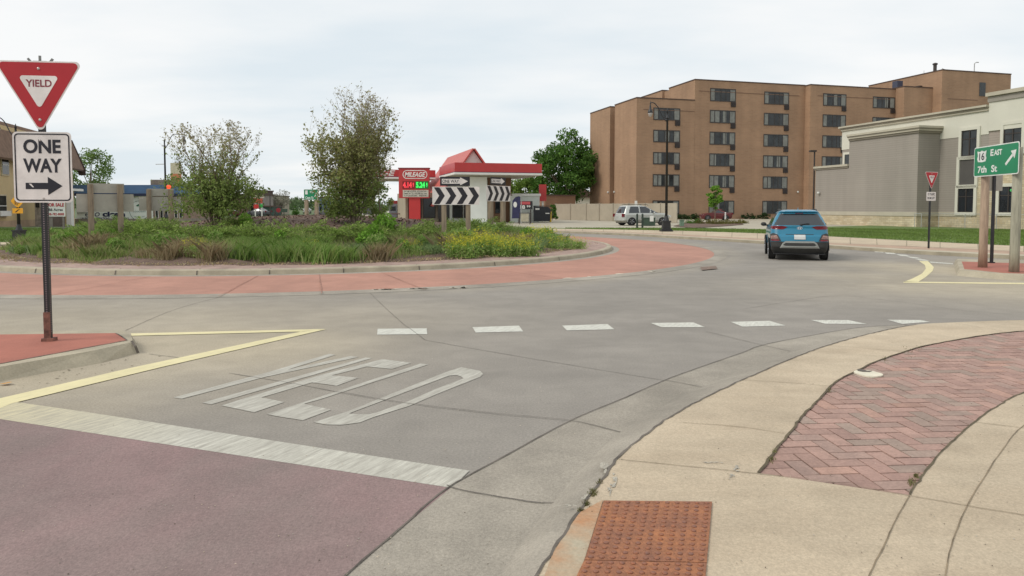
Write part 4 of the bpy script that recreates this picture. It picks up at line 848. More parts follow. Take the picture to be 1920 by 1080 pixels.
for a0, (ox, oz) in ((20, (-.12, .55)), (150, (.12, .40))):
    mb.add([(cc_[0]+ox+.24*math.cos(R(a0))*f_+.09*g*math.sin(R(a0)), -.025, cc_[1]+oz+.24*math.sin(R(a0))*f_*.7+.12*g*math.cos(R(a0))) for f_, g in ((-1, 0), (0, 1), (1, 0), (0, -1))], [(0, 1, 2, 3)])
mb.build('leaf_mark', mat('leaf green', (0.02, 0.14, 0.07), 0.7), lc)
MB().box(cu_(146), cu_(163), -.06, -.003, cz(401), cz(366)).build('roller_door', mat('roller door', (0.46, 0.47, 0.42), 0.8), lc)

# ================================================================ SIGNS
m_sred = mat('sign red', (0.44, 0.012, 0.02), 0.5, 0.04, 3); m_swh = mat('sign white', (0.62, 0.60, 0.52), 0.4, 0.04, 2); m_sbk = mat('sign black', (0.015, 0.013, 0.02), 0.4)
m_back = mat('sign back metal', (0.40, 0.38, 0.32), 0.55, 0.12, 2, metal=0.2)
m_wood = mat('weathered post', (0.30, 0.235, 0.165), 0.9, 0.22, 2.5, stretch=(5, 5, 0.6), bump=0.5, bscale=8)
m_woodr = mat('reddish post', (0.34, 0.245, 0.175), 0.9, 0.2, 2.5, stretch=(5, 5, 0.6), bump=0.5, bscale=8)
m_woodg = mat('grey-green post', (0.33, 0.31, 0.235), 0.9, 0.2, 2.5, stretch=(5, 5, 0.6), bump=0.5, bscale=8)
m_bolt = mat('bolt', (0.5, 0.45, 0.42), 0.4, metal=0.5)
def yield_plate(par, zt, wd, y=-.03, bolts=True):
    MB().prism_xz(rtri(0, zt, wd, wd*.05), y-.004, y).build('yield_sign', m_swh, par)
    MB().prism_xz(rtri(0, zt-wd*.017, wd*.943, wd*.045), y-.0065, y-.0045).build('red_border', m_sred, par)
    MB().prism_xz(rtri(0, zt-wd*.175, wd*.46, wd*.03), y-.009, y-.007).build('white_centre', m_swh, par)
    mb = MB(); text(mb, 'YIELD', 0, zt-wd*.265, wd*.29, wd*.085, y-.011, .02); mb.build('lettering', mat('sign dark red', (0.22, 0.015, 0.03), 0.4), par)
    if bolts:
        mb = MB()
        for z in (zt-wd*.09, zt-wd*.70): mb.sphere((0, y-.008, z), .016, (1, .5, 1), 8, 5)
        mb.build('bolt', m_bolt, par)
b = G(92, 639, .134); sg = thing('yield_sign_post', 'large red yield sign above a white ONE WAY sign on a black post', 'road sign', (b[0], b[1], .134), R(7))
H = 3.12; mb = MB(); mb.box(-.028, .028, -.028, .028, .0, H-.02); mb.M = None; mb.build('post', m_black, sg)
mb = MB()
for q in range(64): z = .1+q*.0255; mb.box(.0282, .0292, -.007, .007, z, z+.012)
for q in range(64): z = .1+q*.0255; mb.box(-.007, .007, -.0292, -.0282, z, z+.012)
mb.build('punched_holes', mat('post holes', (0.22, 0.17, 0.18), 0.6), sg)
mb = MB(); mb.box(-.06, .065, -.05, .055, 0, .035); mb.box(-.035, .035, -.037, -.0285, .03, .33); mb.build('anchor_sleeve', mat('rusty anchor', (0.20, 0.09, 0.065), 0.8, 0.4, 12), sg)
zt = 3.13; yield_plate(sg, zt, .925, -.032)
mb = MB()
for x, a in ((-.09, -40), (0, 0), (.1, 38)): mb.M = Matrix.Translation((x, .0, zt-.01)) @ Matrix.Rotation(R(a), 4, 'Y'); mb.box(-.011, .011, -.008, .008, -.03, .055 if a else .075)
mb.M = None; mb.box(-.07, .07, -.006, .006, zt-.02, zt+.008); mb.build('bird_spike', mat('grey bracket', (0.22, 0.22, 0.21), 0.6), sg)
ow = (-.305+.01, .315, 1.565, 2.35)
def oneway_tall(par, x0, x1, z0, z1, y=-.03):
    MB().prism_xz(rrect(x0, x1, z0, z1, .045), y-.004, y).build('one_way_sign', m_swh, par)
    O1 = rrect(x0+.018, x1-.018, z0+.018, z1-.018, .04); O2 = rrect(x0+.032, x1-.032, z0+.032, z1-.032, .03); n = len(O1); mb = MB()
    mb.add([(x, y-.006, z) for x, z in O1]+[(x, y-.006, z) for x, z in O2], [(i, (i+1) % n, (i+1) % n+n, i+n) for i in range(n)])
    xc = (x0+x1)/2; h = z1-z0; w_ = x1-x0
    text(mb, 'ONE', xc+.0*w_, z1-h*.205, w_*.64, h*.20, y-.006, .035); text(mb, 'WAY', xc, z1-h*.475, w_*.66, h*.20, y-.006, .035)
    zc = z0+h*.235; 
    mb.add([(x0+w_*p, y-.006, zc+h*q) for p, q in ((.20, -.045), (.58, -.045), (.58, -.13), (.83, 0), (.58, .13), (.58, .045), (.20, .045))], [(0, 1, 5, 6), (2, 3, 4), (1, 2, 4, 5)])
    mb.build('lettering', m_sbk, par)
    mb = MB(); mb.sphere((xc-.02, y-.006, z1-h*.12), .012, (1, .5, 1), 8, 5); mb.sphere((xc, y-.006, z0+h*.06), .012, (1, .5, 1), 8, 5); mb.build('bolt', m_bolt, par)
oneway_tall(sg, *ow)
mb = MB(); mb.add([(-.14, -.0375, 1.775), (-.115, -.0375, 1.775), (-.085, -.0375, 1.735), (-.10, -.0375, 1.735)], [(0, 1, 2, 3)]); mb.build('sticker', m_swh, sg)
# far yield sign
b = G(1741, 465.5, .134); sg = thing('yield_sign_post', 'small yield sign with TO TRAFFIC FROM LEFT plaque before the grey siding', 'road sign', (b[0], b[1], .134), R(24))
Y = b[1]; MB().box(-.025, .025, -.025, .025, 0, ZA(324, Y)-.13).build('post', m_black, sg); yield_plate(sg, ZA(322.8, Y)-.134, .73, -.04)
MB().prism_xz(rrect(-.25, .25, ZA(376.5, Y)-.134, ZA(360, Y)-.134, .02), -.044, -.04).build('plaque', m_swh, sg)
mb = MB(); text(mb, 'TO TRAFFIC', 0, ZA(364.5, Y)-.134, .40, .085, -.046, .02); text(mb, 'FROM LEFT', 0, ZA(371.5, Y)-.134, .40, .085, -.046, .02); mb.build('lettering', m_sbk, sg)
# big green guide sign
A_, B_ = G(1832, 501, .134), G(1890, 510, .134); mid_ = ((A_[0]+B_[0])/2, (A_[1]+B_[1])/2); ang = math.atan2(B_[1]-A_[1], B_[0]-A_[0])
m_green = mat('guide sign green', (0.0, 0.21, 0.085), 0.4, 0.05, 2); m_white2 = mat('sign legend white', (0.72, 0.74, 0.70), 0.4)
gs = thing('guide_sign', 'large green 16 EAST 7th St sign on two wooden posts', 'road sign', (mid_[0], mid_[1], .134), ang)
hp = math.hypot(B_[0]-A_[0], B_[1]-A_[1])/2; zt, zb = ZA(272, mid_[1])-.134, ZA(329.5, mid_[1])-.134; wv = .94
MB().lathe([(.105, 0), (.095, .5), (.09, zt-.15)], 12, (-hp, .13, 0)).build('post', m_woodr, gs, True)
MB().lathe([(.105, 0), (.10, .5), (.095, zt-.12)], 12, (hp, .13, 0)).build('post', m_woodg, gs, True)
MB().prism_xz(rrect(-wv, wv, zb, zt, .06), -.006, 0).build('sign_panel', m_white2, gs); MB().prism_xz(rrect(-wv+.025, wv-.025, zb+.025, zt-.025, .045), -.010, -.0065).build('green_face', m_green, gs)
h = zt-zb; mb = MB(); mb.add([(-wv+2*wv*a, -.012, zb+h*q) for a, q in ((.10, .50), (.19, .48), (.28, .50), (.30, .60), (.285, .70), (.30, .86), (.24, .83), (.19, .87), (.14, .83), (.08, .86), (.095, .70), (.08, .60))], [tuple(range(12))])
mb.build('route_shield', m_white2, gs)
mb = MB(); text(mb, '16', -wv+2*wv*.19, zb+h*.67, .23, h*.25, -.014, .02); mb.build('route_number', m_sbk, gs)
mb = MB(); text(mb, 'E', -wv+2*wv*.425, zb+h*.76, .13, h*.22, -.012, .03); text(mb, 'AST', -wv+2*wv*.56, zb+h*.745, .33, h*.185, -.012, .03); mb.build('lettering', m_white2, gs); mb = MB()
text(mb, '7th', -wv+2*wv*.205, zb+h*.235, .40, h*.23, -.012, .03); text(mb, 'St', -wv+2*wv*.485, zb+h*.235, .25, h*.23, -.012, .03); mb.build('lettering', m_white2, gs); mb = MB()
P0 = Vector((-wv+2*wv*.73, zb+h*.32)); P1 = Vector((-wv+2*wv*.95, zb+h*.76)); d = (P1-P0).normalized(); nn = Vector((-d.y, d.x)); L = (P1-P0).length
q = [P0+nn*.035, P0-nn*.035, P0+d*(L-.16)-nn*.035, P0+d*(L-.16)+nn*.035, P0+d*(L-.18)-nn*.12, P1, P0+d*(L-.18)+nn*.12]
mb.add([(p.x, -.012, p.y) for p in q], [(0, 1, 2, 3), (4, 5, 6)]); mb.build('arrow', m_white2, gs)
b = G(1859, 493, .134); t = thing('sign_post', 'thin black sign post standing between the two wooden posts', 'sign post', (b[0], b[1], .134), R(10)); MB().box(-.03, .03, -.03, .03, 0, 2.55).build('post', m_black, t); MB().box(-.3, .3, .034, .04, 1.95, 2.5).build('sign_back', m_back, t); MB().box(-.06, .06, -.06, .06, 0, .03).build('base_plate', m_black, t)
# chevron boards in the island
def chevron(u, v_top, v_bot, D, rz, label, back=False):
    x = XA(u, D); g = mzp(x, D); t = thing('chevron_sign', label, 'road sign', (x, D, g), rz)
    z1, z0 = ZA(v_top, D)-g, ZA(v_bot, D)-g; h = z1-z0; W_ = 1.55
    MB().box(-W_/2, W_/2, -.004, .008, z0, z1).build('board', m_swh, t)
    MB().box(-W_/2, W_/2, .0085, .0115, z0, z1).build('board_back', m_back, t)
    mb = MB(); st_ = W_/4.12; 
    for q in range(4):
        xa = -W_/2+.05+q*st_; pts = [(xa, .035), (xa+.185, .035), (xa+.36, .5), (xa+.185, .965), (xa, .965), (xa+.175, .5)]
        mb.add([(a, -.007, z0+c*h) for a, c in pts], [(0, 1, 2, 5), (5, 2, 3, 4)])
    mb.build('chevrons', m_sbk, t)
    o0 = z1+.03; hh = .30; w2 = .46
    MB().box(-w2-.06, w2-.0, -.004, .008, o0, o0+hh).build('one_way_board', m_sbk, t); MB().box(-w2-.06, w2, .0085, .0115, o0, o0+hh).build('board_back', m_back, t)
    mb = MB(); mb.box(-w2, .14, -.007, -.0045, o0+.07, o0+hh-.07); mb.add([(.1405, -.007, o0+.02), (w2-.06, -.007, o0+hh/2), (.1405, -.007, o0+hh-.02)], [(0, 1, 2)]); mb.build('arrow', m_swh, t)
    mb = MB(); text(mb, 'ONE WAY', -.17, o0+hh/2, .54, .11, -.009, .01); mb.build('lettering', m_sbk, t)
    for sx_ in (-.40, .40): mb = MB(); mb.box(sx_-.08, sx_+.08, .012, .16, -.3, z1+(.30 if back else -.03)); mb.build('post', m_wood, t)
    return t
GC = 'black and white chevron boards round the island'
for t, g_ in ((chevron(855, 350.3, 384, 23.3, R(3), 'wide chevron arrow board facing the viewer with ONE WAY sign above'), GC),
              (chevron(935, 348.5, 377.5, 27.6, R(54), 'narrower angled chevron arrow board nearer the white annex'), GC),
              (chevron(199, 364, 397, 22.0, R(212), 'back of chevron board with two thick posts before the laundry mural', True), GC),
              (chevron(301, 369, 395, 29.0, R(200), 'back of chevron board left of the multi-stemmed tree', True), GC)): t['group'] = g_
# far green guide sign
D = 47.0; x = XA(583.5, D); t = thing('guide_sign', 'distant green WEST Cass St sign between the two island trees', 'road sign', (x, D, 0), R(-12)); f_ = lambda v: ZA(v, D)
MB().prism_xz(rrect(-.5, .5, f_(374.5), f_(355), .04), -.006, 0).build('sign_panel', m_white2, t); MB().prism_xz(rrect(-.48, .48, f_(374.5)+.02, f_(355)-.02, .03), -.01, -.0065).build('green_face', m_green, t)
mb = MB(); mb.box(-.40, -.22, -.013, -.0105, f_(364.5), f_(357)); text(mb, 'WEST', .08, f_(360), .3, .15, -.012, .03); text(mb, 'Cass St', -.1, f_(370.5), .6, .16, -.012, .03)
mb.add([(.26, -.012, f_(369)), (.30, -.012, f_(370)), (.44, -.012, f_(362.5)), (.38, -.012, f_(361.5))], [(0, 1, 2, 3)]); mb.build('lettering', m_white2, t)
for s_ in (-.38, .36): MB().box(s_-.1, s_+.1, .01, .2, 0, f_(360)).build('post', m_wood, t)

# ---- street lamps
def lamp(loc, rz, label, s_=1.0, H_=7.6, arm=1.08, base=True, grp='ornamental black street lamps'):
    t = thing('street_lamp', label, 'street lamp', loc, rz, grp); t.scale = (s_, s_, s_)
    mb = MB(); mb.box(-.36, .36, -.36, .36, 0, .09); mb.box(-.31, .31, -.31, .31, .093, .17); mb.prism_xz([(-.25, .173), (.25, .173), (.225, .60), (-.225, .60)], -.24, .24); mb.box(-.265, .265, -.265, .265, .603, .68); mb.lathe([(.19, .683), (.15, .8), (.12, .92), (.1, 1.0)], 14); mb.build('pedestal', m_black, t)
    MB().lathe([(.088, 1.0), (.065, H_-.55), (.095, H_-.53), (.095, H_-.45), (.06, H_-.42), (.05, H_-.12), (.07, H_-.1), (.012, H_+.12)], 12).build('pole', m_black, t, True)
    mb = MB(); c = crspline([(-.02, 0, H_-.75), (-.32, 0, H_-.35), (-.55, 0, H_+.12), (-.78, 0, H_+.40), (-.97, 0, H_+.48), (-arm, 0, H_+.42)], 5); mb.tube(c, .03, 8); mb.sphere((-.05, 0, H_-.62), .09, n=8, m=6); mb.build('arm', m_black, t, True)
    ls = MB().lathe([(.008, .62), (.02, .50), (.035, .44), (.03, .36), (.055, .30), (.065, .1), (.13, 0), (.165, -.10), (.165, -.15)][::-1], 16, (-arm, 0, H_-.02)).build('lamp_shade', m_black, t, True)
    MB().lathe([(.02, -.40), (.08, -.36), (.13, -.22), (.15, -.152)], 16, (-arm, 0, H_-.02)).build('globe', mat('frosted globe', (0.50, 0.48, 0.46), 0.25), ls, True)
    return t
b = G(1249, 434, .13); lamp((b[0], b[1], .134), 0, 'black curved-arm street lamp in front of the apartment block', .975, 7.65)
b = G(36.5, 453.5, .13); lb = lamp((b[0], b[1], .134), 0, 'black street lamp at the far left carrying small yellow warning signs', .76, 6.6, arm=1.05)
b = (XA(312, 60), 60, .1); lc_ = lamp(b, R(168), 'tall street lamp left of the multi-stemmed tree with long arm to the right', 1.0, 7.2, arm=1.9)
MB().box(-.05, .9, -.02, .02, 5.15, 5.2).build('banner_arm', m_alu, lc_); 
b = (XA(487.5, 120), 120, .0); lamp(b, R(180), 'distant street lamp among the far shops left of the road', .66, 7.6)
lb_s = thing('warning_sign', 'small orange-yellow diamond sign over an arrow plaque on the left lamp', 'road sign', (XA(33.5, 29.3), 29.3, ZA(400, 29.3)), R(8))
my = mat('fluorescent yellow', (0.85, 0.42, 0.02), 0.4, emit=(0.9, 0.4, 0.02), estr=0.0)
mb = MB(); mb.prism_xz([(-.02, .26), (.05, .24), (.25, .48), (.25, .55), (.12, .66), (-.12, .66), (-.24, .52), (-.2, .44)], 0, .006); mb.build('diamond', my, lb_s); MB().box(-.19, .21, 0, .006, 0, .21).build('plaque', my, lb_s)
mb = MB(); mb.box(-.09, -.06, -.004, -.001, .36, .58); mb.box(-.02, .01, -.004, -.001, .33, .60); mb.box(.05, .08, -.004, -.001, .40, .58); mb.add([(-.1, -.002, .05), (-.05, -.002, .04), (.06, -.002, .14), (.13, -.002, .17), (.02, -.002, .16)], [(0, 1, 2, 3, 4)]); mb.build('symbol', m_sbk, lb_s)
mb = MB(); mb.tube([(.06, .05, 0), (.06, .05, .6)], .02, 6); mb.build('bracket', m_black, lb_s)
# thin car-park light
D = 66.0; t = thing('car_park_light', 'thin bronze car park light with flat head in front of the apartment block', 'light pole', (XA(1524.5, D), D, .1)); MB().lathe([(.085, 0), (.07, ZA(284, D)-.2)], 8).build('pole', m_dkfr, t); MB().box(-.45, .12, -.2, .2, ZA(284, D)-.18, ZA(284, D)-.02).build('head', m_dkfr, t)
# traffic signal and pylon signs in the left background
D = 68.0; t = thing('traffic_light', 'red-lit traffic signal on a post beside the laundry shop', 'traffic light', (XA(320, D), D, 0)); z = ZA(351, D)
MB().tube([(0, .1, 0), (0, .1, z+.6)], .07, 8).build('post', m_dkfr, t); hd = MB().box(-.2, .2, -.15, .15, z-.95, z+.35).build('signal_head', m_black, t)
MB().sphere((.0, -.2, z), .24, (1, .5, 1), 12, 8).build('red_lens', mat('red lens', (0.7, 0.05, 0.02), 0.3, emit=(1.0, 0.10, 0.03), estr=0.9), hd)
D = 96.0; t = thing('shop_pylon_sign', 'tall orange and pale pylon sign behind the multi-stemmed tree', 'sign', (XA(331, D), D, 0)); MB().box(-.65, .65, 0, .4, ZA(372, D), ZA(326, D)).build('lower_panel', mat('orange panel', (0.55, 0.20, 0.09), 0.6, 0.2, 1), t); MB().box(-.65, .65, 0, .4, ZA(326, D)+.003, ZA(306, D)).build('upper_panel', mat('pale panel', (0.55, 0.50, 0.36), 0.6), t); MB().box(-.1, .1, .1, .3, 0, ZA(372, D)).build('pole', m_dkfr, t)
# barricade
b = G(207, 441, .0); t = thing('barricade', 'small orange and white striped barricade at the far kerb', 'barricade', (b[0], b[1], .1), R(10)); z1 = ZA(421, b[1])-.1
bw = MB(); bw.box(-.17, .25, -.02, .02, z1-.30, z1).build('board', mat('barricade white', (0.75, 0.70, 0.62), 0.5), t)
mb = MB()
for q in (-.13, .03, .17): mb.prism_xz([(q-.03, z1-.29), (q+.03, z1-.29), (q+.07, z1-.01), (q+.01, z1-.01)], -.027, -.021)
mb.build('orange_stripe', mat('barricade orange', (0.75, 0.28, 0.03), 0.5), t)
for s_ in (-.15, .22): MB().tube([(s_, 0, 0), (s_*.9, 0, z1)], .02, 6).build('leg', m_white, t)
# utility boxes near the car park
def boxy(u, v, wpx, vt, label, name, cat, m, d=.6):
    b = G(u, v, .13); Y = b[1]; t = thing(name, label, cat, (b[0], b[1], .137)); wv_ = wpx*Y/F/2; hz = ZA(vt, Y)-.137
    MB().box(-wv_, wv_, 0, d, 0, hz-.06).build('cabinet', m, t); MB().box(-wv_-.03, wv_+.03, -.03, d+.03, hz-.057, hz).build('lid', m, t); return t, hz, wv_
m_ug = mat('utility green', (0.045, 0.075, 0.05), 0.6, 0.1, 2)
t, hz, wv_ = boxy(1217, 423.5, 23, 408, 'dark green utility cabinet with a white sticker in front of the silver car', 'utility_cabinet', 'cabinet', m_ug)
MB().box(.05, .35, -.04, -.003, .35, .8).build('sticker', m_white, t)
boxy(1279, 424, 7, 412, 'small pale green utility pedestal right of the street lamp', 'utility_pedestal', 'cabinet', mat('pale utility green', (0.16, 0.25, 0.17), 0.6, 0.1, 2), .3)
mgp = mat('dark green post', (0.035, 0.05, 0.04), 0.6)
b = G(1194.5, 427.3, .13); p1 = thing('bollard', 'dark green bollard, left one beside the utility cabinet', 'bollard', (b[0], b[1], .13), 0, 'dark green bollards'); MB().lathe([(.075, 0), (.075, .98), (.04, 1.04)], 10).build('post', mgp, p1)
b = G(1204.5, 427.6, .13); dup(p1, (b[0], b[1], .13), 0, 'dark green bollard touching the left side of the utility cabinet')
b = G(1343, 416.5, .13); t = thing('marker_post', 'short white marker post in the brown shrub bed', 'post', (b[0], b[1]-3, .13)); MB().lathe([(.07, 0), (.07, .98), (.03, 1.02)], 10).build('post', m_white, t)
b = G(1192, 400, .0); D = 70; t = thing('parking_sign', 'small white sign on a short post behind the silver car', 'sign', (XA(1192, D), D, .1)); MB().tube([(0, 0, 0), (0, 0, ZA(376, D)-.1)], .03, 6).build('post', m_dkfr, t); MB().box(-.13, .13, -.04, -.033, ZA(386, D)-.1, ZA(376.5, D)-.1).build('plate', m_white, t)
# for-sale board
D = 47.0; t = thing('for_sale_board', 'white real estate board reading FOR SALE in red on the lawn', 'sign', (XA(105, D), D, .13), R(4)); f_ = lambda v: ZA(v, D)-.13
MB().box(-.62, .62, -.02, .02, f_(406), f_(379)).build('board', m_white, t)
for s_ in (-.3, .45): MB().box(s_-.22 if s_ < 0 else s_-.05, s_+.05, .03, .09, 0, f_(400)).build('leg', mat('grey boards', (0.22, 0.19, 0.17), 0.8), t)
mb = MB(); text(mb, 'FOR SALE', .02, f_(384), 1.1, .24, -.03, .04); text(mb, '608-782-8888', 0, f_(401.5), 1.1, .17, -.03, .02); mb.build('lettering', mat('board red', (0.42, 0.02, 0.03), 0.6), t)
mb = MB(); text(mb, '.86 Acres', 0, f_(393), .95, .19, -.03, .02); mb.build('lettering', m_sbk, t)

# ================================================================ VEHICLES
def car_shell(par, zl, prof, mats, ysplit):
    """stacked horizontal outlines. prof(z) -> half width, y rear, y front, corner radius rear, front"""
    nA = 15; rings = []
    for z in zl:
        hw_, yr, yf, rr, rf = prof(z); rr = min(rr, hw_*.98); rf = min(rf, hw_*.98); pts = []
        half = [(0, yr)]
        for k in range(1, 9): half.append(((hw_-rr)*k/8, yr-.0+ (0.05*(k/8)**2)))
        for k in range(1, nA+1):
            a = R(90*k/nA); half.append((hw_-rr+rr*math.sin(a), yr+.05+rr*.8*(1-math.cos(a))))
        y0, y1 = yr+.05+rr*.8, yf-.06-rf*.8
        for k in range(1, 41): half.append((hw_, y0+(y1-y0)*k/40))
        for k in range(1, nA+1):
            a = R(90*k/nA); half.append((hw_-rf+rf*math.cos(a), y1+rf*.8*math.sin(a)))
        for k in range(1, 9): half.append(((hw_-rf)*(1-k/8), yf-.06*(1-k/8)**0.0*(1-k/8)))
        full = half+[(-x, y) for x, y in half[-2:0:-1]]; rings.append([(x, y, z) for x, y in full])
    n = len(rings[0]); parts = {}
    V = [p for r in rings for p in r]
    for i in range(len(rings)-1):
        for k in range(n):
            f_ = (i*n+k, i*n+(k+1) % n, (i+1)*n+(k+1) % n, (i+1)*n+k); c = [sum(V[q][a] for q in f_)/4 for a in range(3)]
            parts.setdefault(mats(c, i), []).append(f_)
    parts.setdefault('body', []).append(tuple(range((len(rings)-1)*n, len(rings)*n)))
    return V, parts
def part_mesh(V, fs, name, m, par, off=0):
    used = sorted({i for f_ in fs for i in f_}); mp_ = {a: b_ for b_, a in enumerate(used)}; mb = MB(); mb.v = [V[i] for i in used]; mb.f = [tuple(mp_[i] for i in f_) for f_ in fs]
    return mb.build(name, m, par, smooth=True)
m_tyre = mat('tyre', (0.02, 0.02, 0.02), 0.85, 0.2, 8); m_rim = mat('rim', (0.35, 0.35, 0.36), 0.35, 0.1, 3, metal=0.7); m_trim = mat('dark cladding', (0.035, 0.035, 0.033), 0.7, 0.1, 5)
m_cglass = mat('car glass', (0.03, 0.035, 0.04), 0.04, 0.1, 2, spec=0.8)
def wheel(par, x, y, r, wd, side):
    w_ = MB(); w_.M = Matrix.Translation((x, y, r)) @ Matrix.Rotation(R(90), 4, 'Y')
    w_.lathe([(r*.62, -wd/2), (r*.93, -wd/2), (r, -wd/2+.03), (r, wd/2-.03), (r*.93, wd/2), (r*.62, wd/2)], 28); o = w_.build('wheel', m_tyre, par, False)
    g = MB(); g.M = w_.M; sgn = side
    zf = sgn*(wd/2+.004); g.lathe([(r*.60, zf-.012*sgn), (r*.64, zf)] if sgn > 0 else [(r*.64, zf), (r*.60, zf+.012)], 24)
    for q in range(5):
        a = 2*math.pi*q/5
        for s2 in (-.11, .11): g.tube([(r*.1*math.cos(a), r*.1*math.sin(a), zf), (r*.6*math.cos(a+s2), r*.6*math.sin(a+s2), zf)], .022, 5)
    g.build('rim', m_rim, o)
def arch(par, x, y, r, side, m):
    a = MB(); n = 16; rr_ = r*1.22; xs_ = (x, x+.02*side)
    out = [(y+rr_*math.cos(math.pi*q/n), r*.9+rr_*.97*math.sin(math.pi*q/n)) for q in range(n+1)]; inn = [(y+r*1.04*math.cos(math.pi*q/n), r*.9+r*1.02*math.sin(math.pi*q/n)) for q in range(n+1)]
    m_ = n+1; V = [(X, p, z) for X in xs_ for p, z in out+inn]
    F_ = [(2*m_*s_+q, 2*m_*s_+q+1, 2*m_*s_+m_+q+1, 2*m_*s_+m_+q) for s_ in (0, 1) for q in range(n)]+[(q, q+1, 2*m_+q+1, 2*m_+q) for q in range(n)]
    a.add(V, F_); a.build('wheel_arch', m, par)
    dk = MB(); dk.add([(x+.004*side, y+r*1.06*math.cos(2*math.pi*q/24), r+r*1.06*math.sin(2*math.pi*q/24)) for q in range(24)], [tuple(range(24))]); dk.build('wheel_well', m_black, par)
# --- blue crossover seen from behind
cb_, sb_ = R(-15), 0
blx, bly = 8.80, 21.5
kc = thing('blue_crossover', 'teal blue compact crossover driving away round the roundabout', 'car', (blx, bly, .002), R(-17.5)); kc.scale = (.95, .97, 1.0)
def kprof(z):
    hw_ = float(np.interp(z, [.2, .32, .55, .8, .95, 1.05, 1.3, 1.46, 1.53, 1.56], [.78, .85, .875, .88, .87, .84, .735, .645, .57, .42]))
    yr = float(np.interp(z, [.2, .34, .42, .60, .74, .80, .98, 1.06, 1.34, 1.46, 1.50, 1.56], [.16, .06, .0, .0, .03, .10, .16, .15, .40, .50, .44, .62]))
    yf = float(np.interp(z, [.2, .6, .85, .98, 1.03, 1.25, 1.45, 1.56], [4.0, 4.16, 4.05, 3.75, 3.25, 2.75, 2.25, 1.8]))
    rr = float(np.interp(z, [.2, .6, .8, 1.05, 1.4, 1.56], [.25, .26, .30, .30, .26, .2])); return hw_, yr, yf, rr, .5
zl = list(np.arange(.2, 1.561, .02))
def kmat(c, i):
    x, y, z = c
    if z < .57 and (y < .25 or z < .40 or y > 3.7): return 'bumper'
    if 1.085 < z < 1.45 and y < .9 and abs(x) < .78-(z-1.085)*.62: return 'rear_window'
    if 1.06 < z < 1.44 and .95 < y < 2.9 and abs(x) > .5 and not (1.78 < y < 1.86): return 'side_window'
    if 1.06 < z < 1.44 and y > 2.2: return 'windscreen'
    return 'body'
V_, P_k = car_shell(kc, zl, kprof, kmat, 0)
m_blue = mat('teal car paint', (0.004, 0.165, 0.275), 0.32, 0.02, 2, coat=0.6)
m_silver_t = mat('satin silver trim', (0.34, 0.35, 0.33), 0.45, 0.05, 3, metal=0.3)
for k_, m in (('body', m_blue), ('bumper', m_trim), ('rear_window', m_cglass), ('side_window', m_cglass), ('windscreen', m_cglass)):
    if k_ in P_k: part_mesh(V_, P_k[k_], k_, m, kc)
MB().box(-.78, .78, .12, 3.9, .19, .21).build('underbody', m_black, kc)
def conf(mb, pts, off=.012):               # panel conforming to the rear: points (x, z) -> y from profile with corner rounding
    def yy(x, z):
        hw_, yr, yf, rr, rf = kprof(z); a = abs(x); s_ = hw_-rr
        if a <= s_: return yr+.05*(a/max(s_, .01))**2
        q = min(1, (a-s_)/rr); return yr+.05+rr*.8*(1-math.sqrt(max(0, 1-q*q)))
    xs_ = [p[0] for p in pts]; from_ = []
    poly = [Vector((x, z, 0)) for x, z in pts]; nU = 14; x0, x1 = min(xs_), max(xs_)
    cols_ = []
    for k in range(nU+1):
        x = x0+(x1-x0)*k/nU; x = min(max(x, x0+1e-4), x1-1e-4); zz = []
        for a, b in zip(pts, pts[1:]+pts[:1]):
            if (a[0]-x)*(b[0]-x) <= 0 and a[0] != b[0]: zz.append(a[1]+(b[1]-a[1])*(x-a[0])/(b[0]-a[0]))
        cols_.append((x, min(zz), max(zz)))
    nV = 5; vs = []
    for x, a, b in cols_:
        for q in range(nV+1): z = a+(b-a)*q/nV; vs.append((x, yy(x, z)-off, z))
    w_ = nV+1; mb.add(vs, [(k*w_+q, (k+1)*w_+q, (k+1)*w_+q+1, k*w_+q+1) for k in range(nU) for q in range(nV)])
m_tail = mat('tail light red', (0.16, 0.008, 0.015), 0.15, 0.1, 3); m_lens = mat('bumper lamp', (0.30, 0.17, 0.14), 0.2, 0.25, 6); m_refl = mat('reflector red', (0.22, 0.015, 0.02), 0.3)
for s_ in (-1, 1):
    fl = lambda pts: [(s_*a, b) for a, b in pts]
    mb = MB(); conf(mb, fl([(.36, 1.03), (.50, .955), (.84, .96), (.875, 1.02), (.86, 1.065), (.50, 1.06)])); mb.build('tail_light', m_tail, kc)
    mb = MB(); conf(mb, fl([(.56, .60), (.60, .60), (.885, .60), (.885, .80), (.80, .84), (.66, .80)]), .02); o = mb.build('bumper_lamp_housing', m_trim, kc)
    mb = MB(); conf(mb, fl([(.63, .67), (.87, .66), (.87, .75), (.70, .78)]), .03); mb.build('lens', m_lens, o)
    mb = MB(); conf(mb, fl([(.62, .605), (.87, .605), (.86, .645), (.62, .645)]), .03); mb.build('reflector', m_refl, o)
    mb = MB(); mb.sphere((s_*1.0, 2.75, 1.06), .09, (1.1, .6, .75), 10, 7); mb.box(min(s_*.84, s_*.95), max(s_*.84, s_*.95), 2.73, 2.79, 1.0, 1.05); mb.build('mirror', m_trim, kc, True)
    mb = MB(); mb.tube(crspline([(s_*.55, .75, 1.53), (s_*.56, 1.0, 1.565), (s_*.56, 2.1, 1.56), (s_*.55, 2.4, 1.50)], 4), .02, 6); mb.build('roof_rail', m_trim, kc)
    MB().add([(0, 0, 0)]*0, [])
mb = MB(); conf(mb, [(-.52, .53), (-.60, .38), (.60, .38), (.52, .53), (.48, .60), (-.48, .60)], .022); sk = mb.build('skid_trim', m_silver_t, kc)
mb = MB(); conf(mb, [(-.50, .485), (-.44, .455), (.44, .455), (.50, .485), (.46, .545), (-.46, .545)], .03); mb.build('trim_slot', m_trim, sk)
